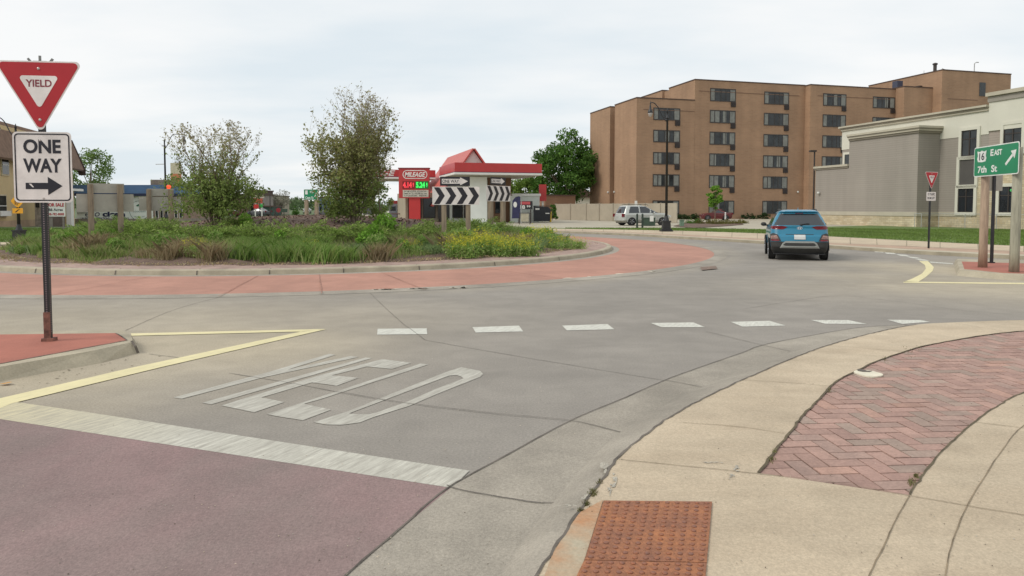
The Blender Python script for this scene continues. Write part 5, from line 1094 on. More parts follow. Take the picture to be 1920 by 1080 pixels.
mb = MB(); conf(mb, [(-.60, .30), (.60, .30), (.60, .372), (-.60, .372)], .018); mb.build('bumper_lower', m_trim, kc)
mb = MB(); conf(mb, [(-.42, .795), (.42, .795), (.42, .812), (-.42, .812)], .004); mb.build('boot_crease', m_trim, kc)
mb = MB(); conf(mb, [(-.17, .655), (.17, .655), (.17, .795), (-.17, .795)], .02); pl_ = mb.build('licence_plate', mat('plate white', (0.55, 0.56, 0.54), 0.5, 0.05, 5), kc)
mb = MB(); text(mb, 'AKB 9264', 0, .72, .27, .07, .045, .02); pt = mb.build('plate_text', mat('plate text', (0.12, 0.10, 0.18), 0.5), pl_)
# oval badge with slanted H
hw_, yrb, *_ = kprof(.995); mb = MB(); n = 24
E1 = [(.085*math.cos(2*math.pi*q/n), .995+.044*math.sin(2*math.pi*q/n)) for q in range(n)]; E2 = [(.074*math.cos(2*math.pi*q/n), .995+.035*math.sin(2*math.pi*q/n)) for q in range(n)]
mb.add([(x, yrb-.015, z) for x, z in E1+E2], [(q, (q+1) % n, (q+1) % n+n, q+n) for q in range(n)])
for a, b in ((-.045, -.02), (.018, .043)): mb.add([(a-.008, yrb-.015, .965), (b-.008, yrb-.015, .965), (b+.008, yrb-.015, 1.025), (a+.008, yrb-.015, 1.025)], [(0, 1, 2, 3)])
mb.add([(-.03, yrb-.015, .988), (.03, yrb-.015, .992), (.03, yrb-.015, 1.003), (-.03, yrb-.015, .998)], [(0, 1, 2, 3)]); mb.build('badge', mat('badge silver', (0.65, 0.66, 0.68), 0.3, metal=0.4), kc)
mb = MB(); mb.tube([(.02, .17, 1.10), (.22, .20, 1.14), (.30, .21, 1.13)], .012, 5); mb.sphere((.05, .16, 1.10), .04, n=8, m=5); mb.build('wiper', m_black, kc)
mb = MB(); mb.add([(-.03, .95, 1.555), (.03, .95, 1.555), (0, .80, 1.56), (0, .86, 1.64)], [(0, 1, 3), (1, 2, 3), (2, 0, 3)]); mb.build('antenna_fin', m_blue, kc)
mb = MB(); conf(mb, [(-.58, 1.44), (.58, 1.44), (.54, 1.475), (-.54, 1.475)], .05); mb.build('spoiler', m_blue, kc)
mb = MB(); conf(mb, [(-.12, 1.445), (.12, 1.445), (.12, 1.456), (-.12, 1.456)], .055); mb.build('brake_light', m_tail, kc)
for y in (.78, 3.38):
    for s_ in (-1, 1): wheel(kc, s_*.80, y, .335, .22, s_); arch(kc, s_*.905, y, .335, s_, m_trim)
# --- parked cars, side on
def side_car(name, label, loc, rz, L_, Hh, m_paint, suv=True, s_=1.0):
    t = thing(name, label, 'car', loc, rz); t.scale = (s_, s_, s_)
    if suv:
        def pr(z): return (float(np.interp(z, [.25, .5, .9, 1.0, 1.35, 1.6, 1.68], [.84, .91, .92, .89, .78, .68, .5])), float(np.interp(z, [.25, .4, .75, .98, 1.35, 1.6, 1.68], [.15, .0, .02, .10, .25, .38, .55])),
                           float(np.interp(z, [.25, .6, .85, 1.0, 1.08, 1.4, 1.6, 1.68], [L_-.2, L_, L_-.08, L_-.35, L_-1.15, L_-1.75, L_-2.15, L_-2.5])), .28, .5)
        zz, wz0, wz1, yb0, pil = np.arange(.25, 1.681, .03), 1.02, 1.56, .75, (1.55, 1.65, 2.55, 2.65)
    else:
        def pr(z): return (float(np.interp(z, [.2, .5, .8, .9, 1.2, 1.36, 1.42], [.80, .87, .88, .86, .72, .62, .45])), float(np.interp(z, [.2, .4, .8, .93, 1.0, 1.3, 1.42], [.15, .0, .0, .12, .75, 1.35, 1.75])),
                           float(np.interp(z, [.2, .5, .75, .88, .95, 1.25, 1.42], [L_-.15, L_, L_-.08, L_-.5, L_-1.3, L_-1.9, L_-2.5])), .25, .45)
        zz, wz0, wz1, yb0, pil = np.arange(.2, 1.421, .03), .93, 1.34, 1.0, (2.1, 2.18, 9, 9)
    def mt(c, i):
        x, y, z = c; hw_, yr, yf, *_ = pr(z)
        if wz0 < z < wz1:
            if abs(x) > hw_-.03 and y > yr+.45 and y < yf-.25 and not (pil[0] < y < pil[1]) and not (pil[2] < y < pil[3]): return 'side_window'
            if abs(x) < hw_-.1 and y < L_*.4: return 'rear_window'
            if abs(x) < hw_-.06 and y > L_*.4: return 'windscreen'
        if z < .42: return 'lower_trim'
        return 'body'
    V, P = car_shell(t, list(zz), pr, mt, 0)
    for k_, m in (('body', m_paint), ('lower_trim', m_paint if not suv else mat('silver lower', (0.30, 0.29, 0.26), 0.5)), ('side_window', m_cglass), ('rear_window', m_cglass), ('windscreen', m_cglass)):
        if k_ in P: part_mesh(V, P[k_], k_, m, t)
    for y in (.85, L_-.95):
        for q in (-1, 1): wheel(t, q*(.80 if suv else .76), y, .36 if suv else .32, .23, q); arch(t, q*(.922 if suv else .885), y, .36 if suv else .32, q, m_trim if not suv else m_paint)
    for q in (-1, 1):
        MB().box(min(q*.72, q*.90), max(q*.72, q*.90), .01, .20, .72, .98).build('tail_light', m_tail, t); MB().box(min(q*.55, q*.86), max(q*.55, q*.86), L_-.2, L_-.08, .68, .84).build('headlight', m_lens if not suv else m_white, t)
        mb = MB(); mb.sphere((q*1.0, L_-1.75, wz0+.04), .10, (1, .6, .7), 8, 6); mb.build('mirror', m_paint, t)
        if suv: MB().tube([(q*.62, .7, 1.69), (q*.62, .9, 1.74), (q*.62, 2.3, 1.74), (q*.62, 2.5, 1.68)], .02, 5).build('roof_rail', m_trim, t)
    MB().box(-.7, .7, .2, L_-.3, .2, .26).build('underbody', m_black, t)
    return t
m_silv = mat('silver paint', (0.52, 0.53, 0.50), 0.32, 0.03, 2, metal=0.25, coat=0.4); m_maroon = mat('maroon paint', (0.13, 0.018, 0.022), 0.35, 0.05, 2, coat=0.4)
b = G(1152, 422.5, .11); side_car('silver_suv', 'silver sport utility vehicle parked side-on before the beige fence', (b[0]+.2, b[1]-.4, .11), R(-72), 4.62, 1.7, m_silv)
b = (XA(1318, 82), 82.0, .11); side_car('maroon_car', 'dark red low car parked behind the shrub bed', (XA(1375, 81), 81.6, .11), R(82), 4.0, 1.4, m_maroon, False, .92)
m_grey = mat('grey car paint', (0.10, 0.10, 0.11), 0.35, 0.05, 2)
for k, (u, D, rz, m, lab) in enumerate(((505, 128, 70, m_grey, 'dark grey car in the far left background by the lamps'), (640, 120, 95, m_grey, 'dark car far behind the tall island tree'), (448, 118, 80, m_maroon, 'dark red car far behind the multi-stemmed tree'),
                                       (375, 100, 85, m_grey, 'dark grey car seen under the multi-stemmed tree crown'), (575, 175, 12, m_silv, 'pale car on the distant street below the hills'), (612, 190, 12, m_maroon, 'small red car on the distant street'))):
    t = side_car('parked_car', lab, (XA(u, D), D, .0), R(rz), 4.5, 1.4, m, False)
    t['group'] = 'distant cars in the left background'

# ================================================================ VEGETATION
def leafmat(name, cols, trans=0.25, rough=0.75, big=None):
    m = bpy.data.materials.new(name); m.use_nodes = True; t = m.node_tree; t.nodes.clear()
    o = N(t, 'ShaderNodeOutputMaterial'); b = N(t, 'ShaderNodeBsdfPrincipled'); b.inputs['Roughness'].default_value = rough; b.inputs['Specular IOR Level'].default_value = 0.25
    g = N(t, 'ShaderNodeNewGeometry'); r = N(t, 'ShaderNodeValToRGB'); e = r.color_ramp.elements; n = len(cols)
    while len(e) < n: e.new(0.5)
    for i, c in enumerate(cols): e[i].position = i/max(1, n-1); e[i].color = (*c, 1)
    t.links.new(g.outputs['Random Per Island'], r.inputs[0])
    tcn = N(t, 'ShaderNodeTexCoord'); no = N(t, 'ShaderNodeTexNoise'); no.inputs['Scale'].default_value = big or 1.2; no.inputs['Detail'].default_value = 3; t.links.new(tcn.outputs['Object'], no.inputs['Vector'])
    mr = N(t, 'ShaderNodeMapRange'); mr.inputs[1].default_value = .3; mr.inputs[2].default_value = .7; mr.inputs[3].default_value = .72; mr.inputs[4].default_value = 1.28; t.links.new(no.outputs['Fac'], mr.inputs[0])
    cc = N(t, 'ShaderNodeCombineXYZ'); [t.links.new(mr.outputs[0], cc.inputs[i]) for i in range(3)]
    mm = N(t, 'ShaderNodeMix', data_type='RGBA', blend_type='MULTIPLY'); mm.inputs[0].default_value = 1; t.links.new(r.outputs[0], mm.inputs[6]); t.links.new(cc.outputs[0], mm.inputs[7])
    t.links.new(mm.outputs[2], b.inputs['Base Color']); tl = N(t, 'ShaderNodeBsdfTranslucent'); t.links.new(mm.outputs[2], tl.inputs[0]); ms = N(t, 'ShaderNodeMixShader'); ms.inputs[0].default_value = trans
    t.links.new(b.outputs[0], ms.inputs[1]); t.links.new(tl.outputs[0], ms.inputs[2]); t.links.new(ms.outputs[0], o.inputs[0]); return m
def fastmesh(name, V, nper, m, parent=None):   # V (n*nper,3): loose n-gons with nper corners
    V = np.asarray(V, dtype=np.float32).reshape(-1, 3); n = len(V)//nper; me = bpy.data.meshes.new(name)
    me.vertices.add(len(V)); me.vertices.foreach_set('co', V.ravel()); me.loops.add(len(V)); me.loops.foreach_set('vertex_index', np.arange(len(V), dtype=np.int32))
    me.polygons.add(n); me.polygons.foreach_set('loop_start', np.arange(0, n*nper, nper, dtype=np.int32)); me.polygons.foreach_set('loop_total', np.full(n, nper, dtype=np.int32))
    me.update(calc_edges=True); me.materials.append(m); o = bpy.data.objects.new(name, me); C.objects.link(o)
    if parent: o.parent = parent
    return o
def leaves(Cn, size, asp=0.55, jit=0.35, up=0.0):
    Cn = np.asarray(Cn); n = len(Cn); d = rng.normal(size=(n, 3)); d[:, 2] += up; d /= np.linalg.norm(d, axis=1)[:, None]
    e = rng.normal(size=(n, 3)); e -= d*(e*d).sum(1)[:, None]; e /= np.linalg.norm(e, axis=1)[:, None]
    s = size*(1+jit*rng.normal(size=(n, 1))).clip(.4, 2)
    return np.stack([Cn-d*s, Cn+e*s*asp, Cn+d*s, Cn-e*s*asp], 1).reshape(-1, 3)
def blades(P, h, wd, lean=0.35, curve=True):
    P = np.asarray(P); n = len(P); a = rng.uniform(0, 2*np.pi, n); dr = np.stack([np.cos(a), np.sin(a), 0*a], 1); b = rng.uniform(0, 2*np.pi, n); sd = np.stack([np.cos(b), np.sin(b), 0*b], 1)*(wd/2)
    h = np.asarray(h)*np.ones(n); ln = rng.uniform(0.1, 1, n)*lean; tip = P+dr*(h*ln)[:, None]; tip[:, 2] += h
    mid = P+dr*(h*ln*.3)[:, None]; mid[:, 2] += h*.55
    return np.stack([P-sd, P+sd, mid+sd*.8, tip, mid-sd*.8], 1).reshape(-1, 3)
m_bark = mat('bark', (0.20, 0.155, 0.115), 0.95, 0.25, 5, bump=0.5); m_barkl = mat('grey bark', (0.13, 0.10, 0.08), 0.95, 0.25, 5, bump=0.5)
def shrubtree(name, label, loc, H_, Wd, nst, env, dens_fn, leafm, lsz, seed, nl=11000, base_r=.14, fill=(0.1, .5, 6000), shift=0.0):
    """multi-stemmed young tree: env(h)->radius at relative height, dens_fn(h)->leaf density"""
    r_ = random.Random(seed); g = np.random.default_rng(seed); t = thing(name, label, 'tree', loc)
    br = MB(); pts = []; wts = []
    def walk(p, d, L, rad, lev):
        n = max(3, int(L/.16)); P = [p.copy()]; 
        for i in range(n):
            d = (d+Vector((r_.gauss(0, .10), r_.gauss(0, .10), r_.gauss(.03, .05)))).normalized(); p = p+d*(L/n); P.append(p.copy())
            h = p.z/H_; e = env(min(1, max(0, h)))*Wd/2; rr = math.hypot(p.x, p.y)
            if rr > e*1.08 or p.z > H_*1.02: break
        rads = [max(.0025, rad*(1-.85*i/len(P))) for i in range(len(P))]; br.tube(P, rads, 5 if lev < 1 else 3, False)
        for i in range(1, len(P)):
            h = P[i].z/H_
            if lev >= 1 or i > len(P)*.55:
                pts.append(P[i]); wts.append(dens_fn(min(1, max(0, h)))*(1.0 if lev else .6))
            if lev < 2 and i > (2 if lev == 0 else 0):
                for _ in range(1):
                    if r_.random() < {0: .85, 1: .42}[lev]:
                        a = r_.uniform(0, 2*math.pi); s_ = Vector((math.cos(a), math.sin(a), r_.uniform(.2, 1.1))); nd = (d*.8+s_.normalized()*.9).normalized()
                        walk(P[i], nd, L*{0: .36, 1: .5}[lev]*r_.uniform(.6, 1.1), rads[i]*.6, lev+1)
    for k in range(nst):
        a = 2*math.pi*k/nst+r_.uniform(-.3, .3); rr = base_r*r_.uniform(.3, 1); out = r_.uniform(.12, 1.0)*Wd/2/H_*.95
        walk(Vector((rr*math.cos(a), rr*math.sin(a), -.1)), Vector((out*math.cos(a), out*math.sin(a), 1)).normalized(), H_*r_.uniform(.8, 1.08), .035*r_.uniform(.7, 1.2), 0)
    br.build('trunk', m_bark, t)
    P = np.array([tuple(p) for p in pts]); w_ = np.array(wts); w_ /= w_.sum(); idx = g.choice(len(P), nl, p=w_); c = P[idx]+g.normal(size=(nl, 3))*np.array([.055, .055, .05])*(1.6-P[idx][:, 2:3]/H_*.9)
    cc_ = []
    while len(cc_) < fill[2]//34:
        h = g.uniform(fill[0], fill[1]); a = g.uniform(0, 2*np.pi); q = math.sqrt(g.random())*env(h)*Wd/2*.93; cc_.append((q*math.cos(a), q*math.sin(a), h*H_))
    ce = np.repeat(np.array(cc_)*1.0, 34, 0); ce[:, 0] += shift*(1-ce[:, 2]/H_); ce = ce+g.normal(size=ce.shape)*np.array([.13, .13, .09]); c = np.concatenate([c, ce])
    hrel = c[:, 2]/H_+g.normal(size=len(c))*.10
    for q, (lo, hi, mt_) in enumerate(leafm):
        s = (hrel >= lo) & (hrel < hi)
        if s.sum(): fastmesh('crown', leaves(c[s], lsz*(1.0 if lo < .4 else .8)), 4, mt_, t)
    return t
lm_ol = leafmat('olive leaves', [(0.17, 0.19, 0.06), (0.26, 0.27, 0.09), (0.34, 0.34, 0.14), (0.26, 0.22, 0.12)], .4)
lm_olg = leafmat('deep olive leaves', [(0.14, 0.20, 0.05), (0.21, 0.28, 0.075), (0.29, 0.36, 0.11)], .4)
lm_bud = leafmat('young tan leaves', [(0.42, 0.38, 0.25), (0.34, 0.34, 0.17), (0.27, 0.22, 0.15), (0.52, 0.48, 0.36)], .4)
t1 = (XA(405, 24.0), 24.0); z1 = mzp(*t1); t2 = (XA(665, 25.0), 25.0); z2 = mzp(*t2)
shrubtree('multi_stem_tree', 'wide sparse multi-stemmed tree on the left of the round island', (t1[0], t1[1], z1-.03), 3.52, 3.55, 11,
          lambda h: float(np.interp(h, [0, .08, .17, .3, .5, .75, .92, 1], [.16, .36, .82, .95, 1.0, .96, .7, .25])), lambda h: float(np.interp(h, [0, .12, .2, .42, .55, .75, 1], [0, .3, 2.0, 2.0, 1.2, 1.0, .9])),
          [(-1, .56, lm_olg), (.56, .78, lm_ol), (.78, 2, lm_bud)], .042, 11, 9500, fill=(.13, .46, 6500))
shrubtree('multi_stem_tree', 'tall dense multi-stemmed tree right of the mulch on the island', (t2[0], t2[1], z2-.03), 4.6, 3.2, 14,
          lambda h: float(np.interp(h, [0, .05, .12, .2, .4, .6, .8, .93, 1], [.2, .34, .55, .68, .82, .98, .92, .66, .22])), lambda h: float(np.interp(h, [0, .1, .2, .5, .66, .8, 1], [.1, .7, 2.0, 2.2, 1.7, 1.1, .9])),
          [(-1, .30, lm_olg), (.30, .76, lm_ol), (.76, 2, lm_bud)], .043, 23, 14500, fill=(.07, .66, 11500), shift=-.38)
# big crowns
def bigtree(name, label, loc, H_, Rw, z0, m, seed, n=9000, sz=.22, trunk=.28, nclump=60, cat='tree', gaps=.55, limbs=9, sq=1.0):
    g = np.random.default_rng(seed); r_ = random.Random(seed); t = thing(name, label, cat, loc); br = MB(); cz_ = (H_+z0)/2; hz = (H_-z0)/2
    br.tube([(0, 0, -.1), (.05, .02, z0*.8), (0, .05, cz_*.8), (0, 0, cz_+hz*.4)], [trunk, trunk*.75, trunk*.5, trunk*.1], 8)
    cl = []
    while len(cl) < nclump:
        d = g.normal(size=3); d /= np.linalg.norm(d); q = g.uniform(.35, 1)**.6*.93; p = d*q*np.array([Rw, Rw*sq, hz]); p[2] += cz_
        p[0] *= 1-.25*max(0, (p[2]-cz_)/hz)**2; cl.append(p)
    for k in range(limbs):
        p = cl[r_.randrange(len(cl))]; s_ = r_.uniform(.25, .6)*cz_; br.tube(crspline([(0, 0, s_), (p[0]*.4, p[1]*.4, s_+(p[2]-s_)*.45), tuple(p)], 4), [trunk*.35*(1-.1*i)+.01 for i in range(9)], 5, False)
    br.build('trunk', m_bark, t)
    per = n//nclump; C_ = []
    for p in cl:
        rad = Rw*g.uniform(.20, .34); d = g.normal(size=(per, 3)); d /= np.linalg.norm(d, axis=1)[:, None]; C_.append(p+d*rad*(g.uniform(.3, 1, (per, 1))**.5)*np.array([1, 1, .75]))
    fastmesh('crown', leaves(np.concatenate(C_), sz), 4, m, t); return t
lm_map = leafmat('maple leaves', [(0.045, 0.11, 0.018), (0.08, 0.17, 0.028), (0.12, 0.23, 0.04)], .3, big=.5)
lm_lite = leafmat('light spring leaves', [(0.12, 0.20, 0.04), (0.18, 0.27, 0.07), (0.09, 0.15, 0.03)], .35, big=.6)
lm_lime = leafmat('lime leaves', [(0.15, 0.30, 0.03), (0.23, 0.42, 0.06), (0.11, 0.23, 0.03)], .35)
lm_dark = leafmat('evergreen leaves', [(0.02, 0.045, 0.012), (0.035, 0.07, 0.018)], .15)
lm_hedge = leafmat('hedge leaves', [(0.12, 0.115, 0.03), (0.16, 0.16, 0.04), (0.10, 0.075, 0.03)], .2)
lm_grey = leafmat('grey budding twigs', [(0.30, 0.28, 0.22), (0.22, 0.21, 0.17), (0.26, 0.27, 0.18)], .2)
bigtree('maple_tree', 'large round green maple left of the brick apartment block', (XA(1062, 100), 100, 0), 12.4, 5.0, .9, lm_map, 3, 20000, .17, .34, 110)
bigtree('green_tree', 'mid-green tree behind the station annex under the canopy', (XA(985, 104), 104, 0), 6.2, 3.2, .8, leafmat('mid green leaves', [(0.13, 0.21, 0.035), (0.18, 0.27, 0.05), (0.10, 0.17, 0.03)], .3), 4, 7000, .18, .2)
bigtree('green_tree', 'treetop showing just above the station canopy roof', (XA(938, 128), 128, 0), 9.6, 2.6, 2, lm_lite, 5, 3000, .2, .2, 25)
bigtree('pale_tree', 'loose pale green tree rising behind the laundry shop', (XA(172, 98), 98, 0), 10.4, 3.4, 2.2, lm_lite, 6, 5200, .14, .22, 60)
bigtree('bare_tree', 'pale grey budding tree beyond the far shops', (XA(528, 150), 150, 0), 5.6, 2.3, 1.2, lm_grey, 7, 2600, .09, .1, 60, limbs=30)
bigtree('young_tree', 'slim young lime-green tree in front of the apartment windows', (XA(1340, 79), 79, .1), 4.2, .95, 1.3, lm_lime, 8, 4200, .08, .05, 40, limbs=8)
bigtree('green_tree', 'light green tree top behind the tall island tree', (XA(700, 125), 125, 0), 9.0, 3.0, 2, lm_lite, 9, 3000, .2, .2, 30)
bigtree('round_bush', 'round green bush beside the distant street', (XA(555, 130), 130, 0), 1.85, .75, -.2, lm_map, 10, 1200, .09, .06, 22, 'bush')
bigtree('round_bush', 'green bush between the dumpster and the beige fence', (XA(1035, 80), 80, 0), 2.0, .75, -.1, lm_map, 12, 1500, .08, .06, 22, 'bush')
hb = None
for k, (u, D, w_, h_, lab) in enumerate(((1300, 65, 1.0, .42, 'yellow-green shrub at the left end of the bed by the white marker'), (1322, 64, 1.1, .34, 'brownish shrub left of the white marker post'), (1345, 63, 1.1, .32, 'olive shrub behind the white marker post'), (1368, 64, 1.1, .32, 'olive shrub right of the white marker post'), (1385, 66, .8, .34, 'small shrub at the right end of the bed'))):
    t = bigtree('low_shrub', lab, (XA(u, D), D, .1), h_, w_, -.2, lm_hedge if k != 0 else lm_map, 30+k, 1500, .045, .03, 26, 'shrub'); t['group'] = 'low shrubs in the bed by the car park'
for k, (u, t_, lab) in enumerate(((1307, -.9, 'dark evergreen bush at the wall left of the young tree'), (1405, -.9, 'dark evergreen bush at the wall right of the maroon car'), (1432, -.9, 'dark evergreen bush at the wall behind the blue car'), (1283, -.9, 'dark evergreen bush at the wall next to the fence end'))):
    s_ = face_s(u, t_, *AO); t = bigtree('wall_bush', lab, (AO[0]+AV[0]*s_+BV[0]*t_, AO[1]+AV[1]*s_+BV[1]*t_, .1), .75, .95, -.1, lm_dark, 40+k, 900, .07, .03, 18, 'bush', sq=.6); t['group'] = 'dark bushes along the apartment wall'

# ---- centre island planting
m_g1 = leafmat('fresh grass', [(0.15, 0.27, 0.055), (0.22, 0.37, 0.08), (0.29, 0.42, 0.11), (0.40, 0.42, 0.19)], .4, big=.9)
m_g2 = leafmat('blue-green grass', [(0.20, 0.30, 0.13), (0.28, 0.40, 0.17), (0.38, 0.48, 0.22)], .4, big=.9)
m_g3 = leafmat('dry grass', [(0.42, 0.31, 0.18), (0.33, 0.26, 0.14), (0.54, 0.43, 0.28), (0.25, 0.26, 0.10)], .35, big=.9)
m_g4 = leafmat('mixed ground cover', [(0.20, 0.32, 0.07), (0.28, 0.42, 0.10), (0.50, 0.41, 0.24), (0.19, 0.28, 0.07), (0.38, 0.45, 0.15)], .4, big=.7)
m_jun = leafmat('juniper sprays', [(0.12, 0.19, 0.04), (0.22, 0.32, 0.07), (0.34, 0.43, 0.12)], .3, big=1.5)
m_flo = leafmat('yellow blossom', [(0.60, 0.58, 0.04), (0.52, 0.50, 0.05), (0.68, 0.64, 0.10)], .3)
n = 90000; a = rng.uniform(R(150), R(400), n); r = np.sqrt(rng.uniform(6.3**2, 10.75**2, n)); edge = rng.random(n); x = IC[0]+r*np.cos(a); y = IC[1]+r*np.sin(a)
patch = np.sin(x*1.9+np.sin(y*1.3)*1.5)*np.cos(y*1.7+x*.6); keep = (r < 10.2+.35*np.sin(a*9)+.2*np.sin(a*23)) & (patch+rng.normal(size=n)*.5 > -.55); x, y, r, patch = x[keep], y[keep], r[keep], patch[keep]
z = np.interp(r, [0, 3, 5, 7, 9, 10.8, 12], [1.30, 1.20, 1.0, 0.70, 0.42, 0.165, 0.14]); P = np.stack([x, y, z-.02], 1)
tag(fastmesh('grass', blades(P, (.10+.16*rng.random(len(P)))*(1+.5*patch.clip(-.5, 1))*np.interp(r, [6, 9.4, 10.7], [1.2, 1.1, .5]), .016, .7), 5, m_g4), 'mixed grass and weeds covering the slope of the round island', 'grass', kind='stuff')
n = 9000; a = rng.uniform(R(165), R(385), n); r = 10.45+rng.normal(size=n)*.33; x = IC[0]+r*np.cos(a); y = IC[1]+r*np.sin(a)
Ld = np.stack([x, y, np.full(n, .19)+rng.random(n)*.03], 1); V = leaves(Ld, .035, .3); V[:, 2] = np.maximum(V[:, 2], .17)
tag(fastmesh('leaf_litter', V, 4, m_g3), 'dry brown leaf litter along the edge of the planting', 'leaf litter', kind='stuff')
def tussock(name, label, m, n, h, rad, wd=.012, lean=1.0, cat='ornamental grass'):
    t = thing(name, label, cat, (0, 0, -50)); q = rng.normal(size=(n, 2))*rad*.35; P = np.concatenate([q, np.zeros((n, 1))-.03], 1); b = blades(P, h*rng.uniform(.55, 1.1, n), wd, lean*.9); fastmesh('leaves', b, 5, m, t); return t
def juniper(label, seed):
    t = thing('juniper_shrub', label, 'shrub', (0, 0, -50)); g = np.random.default_rng(seed); V = []; br = MB()
    for k in range(34):
        az = g.uniform(0, 2*np.pi); L = g.uniform(.5, 1.15); el = g.uniform(.12, .75); d = np.array([math.cos(az)*math.cos(el), math.sin(az)*math.cos(el), math.sin(el)*.75])
        br.tube([(0, 0, 0), tuple(d*L*.5+np.array([0, 0, .05])), tuple(d*L)], [.02, .012, .004], 4, False)
        m_ = 75; s_ = g.uniform(.2, 1.08, (m_, 1)); sp = g.normal(size=(m_, 3))*np.array([.10, .10, .045])*(1.25-s_*.6); V.append(d*L*s_+sp+np.array([0, 0, .05]))
    C_ = np.concatenate(V); n_ = len(C_); out = C_*np.array([1, 1, .5])/np.linalg.norm(C_, axis=1)[:, None]+g.normal(size=(n_, 3))*.45+np.array([0, 0, .3]); out /= np.linalg.norm(out, axis=1)[:, None]
    sd = np.cross(out, g.normal(size=(n_, 3))); sd /= np.linalg.norm(sd, axis=1)[:, None]; L_ = g.uniform(.035, .085, (n_, 1))
    fastmesh('foliage', np.stack([C_-out*L_, C_+sd*.014, C_+out*L_, C_-sd*.014], 1).reshape(-1, 3), 4, m_jun, t); br.build('branches', m_bark, t); return t
def flowerplant(label):
    t = thing('flowering_plant', label, 'flowering plant', (0, 0, -50)); n_ = 60; q = rng.normal(size=(n_, 2))*.13; hs_ = rng.uniform(.35, .62, n_); st_ = np.concatenate([q, np.zeros((n_, 1))], 1)
    fastmesh('stems', blades(st_, hs_, .012, .35), 5, m_g1, t); lf = np.repeat(st_, 9, 0)*1.5+np.concatenate([rng.normal(size=(n_*9, 2))*.06, rng.uniform(.05, .40, (n_*9, 1))], 1); fastmesh('leaves', leaves(lf, .035, .45), 4, m_g1, t)
    tp = np.concatenate([q*1.7, hs_[:, None]], 1); tp = tp[:38]; fl = np.repeat(tp, 7, 0)+rng.normal(size=(38*7, 3))*np.array([.035, .035, .05]); fastmesh('blossom', leaves(fl, .014, .8), 4, m_flo, t); return t
def weed(label, m, h=.45, n_=500, w_=.25, sz=.04, name='leafy_shrub', cat='shrub'):
    t = thing(name, label, cat, (0, 0, -50)); g = rng.normal(size=(n_, 3)); g /= np.linalg.norm(g, axis=1)[:, None]; c = g*np.array([w_, w_, h*.5])*rng.uniform(.3, 1, (n_, 1))**.5; c[:, 2] += h*.55
    fastmesh('foliage', leaves(c, sz, .55, up=.4), 4, m, t); br = MB()
    for k in range(7): a = 2*math.pi*k/7; br.tube([(0, 0, -.05), (w_*.6*math.cos(a), w_*.6*math.sin(a), h*.8)], [.012, .004], 4, False)
    br.build('stems', m_barkl, t); return t
PR = {'g': tussock('grass_tussock', '', m_g1, 760, .42, .52, .013, 1.3), 'b': tussock('grass_tussock', '', m_g2, 700, .38, .55, .013, 1.4), 't': tussock('dry_grass_tussock', '', m_g3, 460, .46, .42, .010, 1.2), 'm': tussock('grass_tussock', '', m_g4, 480, .40, .45)}
JU = [juniper('', 1), juniper('', 2), juniper('', 3)]; FP = [flowerplant(''), flowerplant('')]; WD = weed('', m_g1, .7, 700, .34, .045); WL = weed('', lm_lime, .62, 420, .3, .05)
first = {}
KIND = {'g': ('bright green fine-leaved grass tussock', 'green grass tussocks on the round island'), 'b': ('blue-green grass tussock', 'blue-green grass tussocks on the round island'),
        't': ('dry tan grass tussock', 'dry tan grass tussocks on the round island'), 'm': ('short mixed green grass tussock', 'short mixed grass tussocks on the round island')}
def put(proto, x, y, s_, rz, label, grp, dz=0.0, sz=None):
    z = mzp(x, y)-.03+dz
    sc = (s_, s_, (sz or s_))
    if proto.location.z < -40: o = proto; o.location = (x, y, z); o.rotation_euler = (0, 0, rz); o.scale = sc; o['label'] = label
    else: o = dup(proto, (x, y, z), rz, label, sc)
    o['group'] = grp; return o
rr = random.Random(5)
def ringpos(deg, r): a = R(deg); return IC[0]+r*math.cos(a), IC[1]+r*math.sin(a)
zones = []   # (angle, radius, kind)
deg = 176.0
while deg < 372:
    u_ = 960+F*(ringpos(deg, 10)[0])/ringpos(deg, 10)[1]
    if 400 < u_ < 640: ks = 'ggggbgm'
    elif u_ < 230: ks = 'mgtbgmm'
    elif u_ < 400: ks = 'btgmbt'
    elif u_ < 860: ks = 'mbtbgm'
    else: ks = 'bgmbtb'
    for r0, sp in ((9.75, .55), (8.9, .6), (8.1, .6)):
        if rr.random() < (.86 if r0 > 9 else .6): zones.append((deg+rr.uniform(-1.6, 1.6), r0+rr.uniform(-.3, .3), rr.choice(ks)))
    deg += 3.6
for deg, r0, k in zones:
    x, y = ringpos(deg, r0); s_ = rr.uniform(.65, 1.1)*(1 if k != 't' else .85); put(PR[k], x, y, s_, rr.uniform(0, 6.28), KIND[k][0]+' growing on the slope of the round island', KIND[k][1])
for u, D, s_ in ((158, 20.2, 1.3), (182, 20.6, 1.3), (322, 18.8, 1.15), (405, 18.6, 1.25), (705, 19.2, 1.2), (845, 21.2, 1.4), (752, 20.8, 1.1), (975, 23.6, 1.2), (895, 23.0, 1.2), (350, 19.6, 1.1)):
    put(PR['t'], XA(u, D), D, s_, rr.uniform(0, 6), KIND['t'][0]+' growing on the slope of the round island', KIND['t'][1])
for u, D, s_ in ((600, 18.7, 1.35), (560, 18.9, 1.3), (520, 18.6, 1.1), (460, 18.9, 1.15), (640, 18.8, 1.1)): put(PR['g'], XA(u, D), D, s_, rr.uniform(0, 6), KIND['g'][0]+' growing on the slope of the round island', KIND['g'][1])
GJ = 'low spreading juniper shrubs round the mulch'
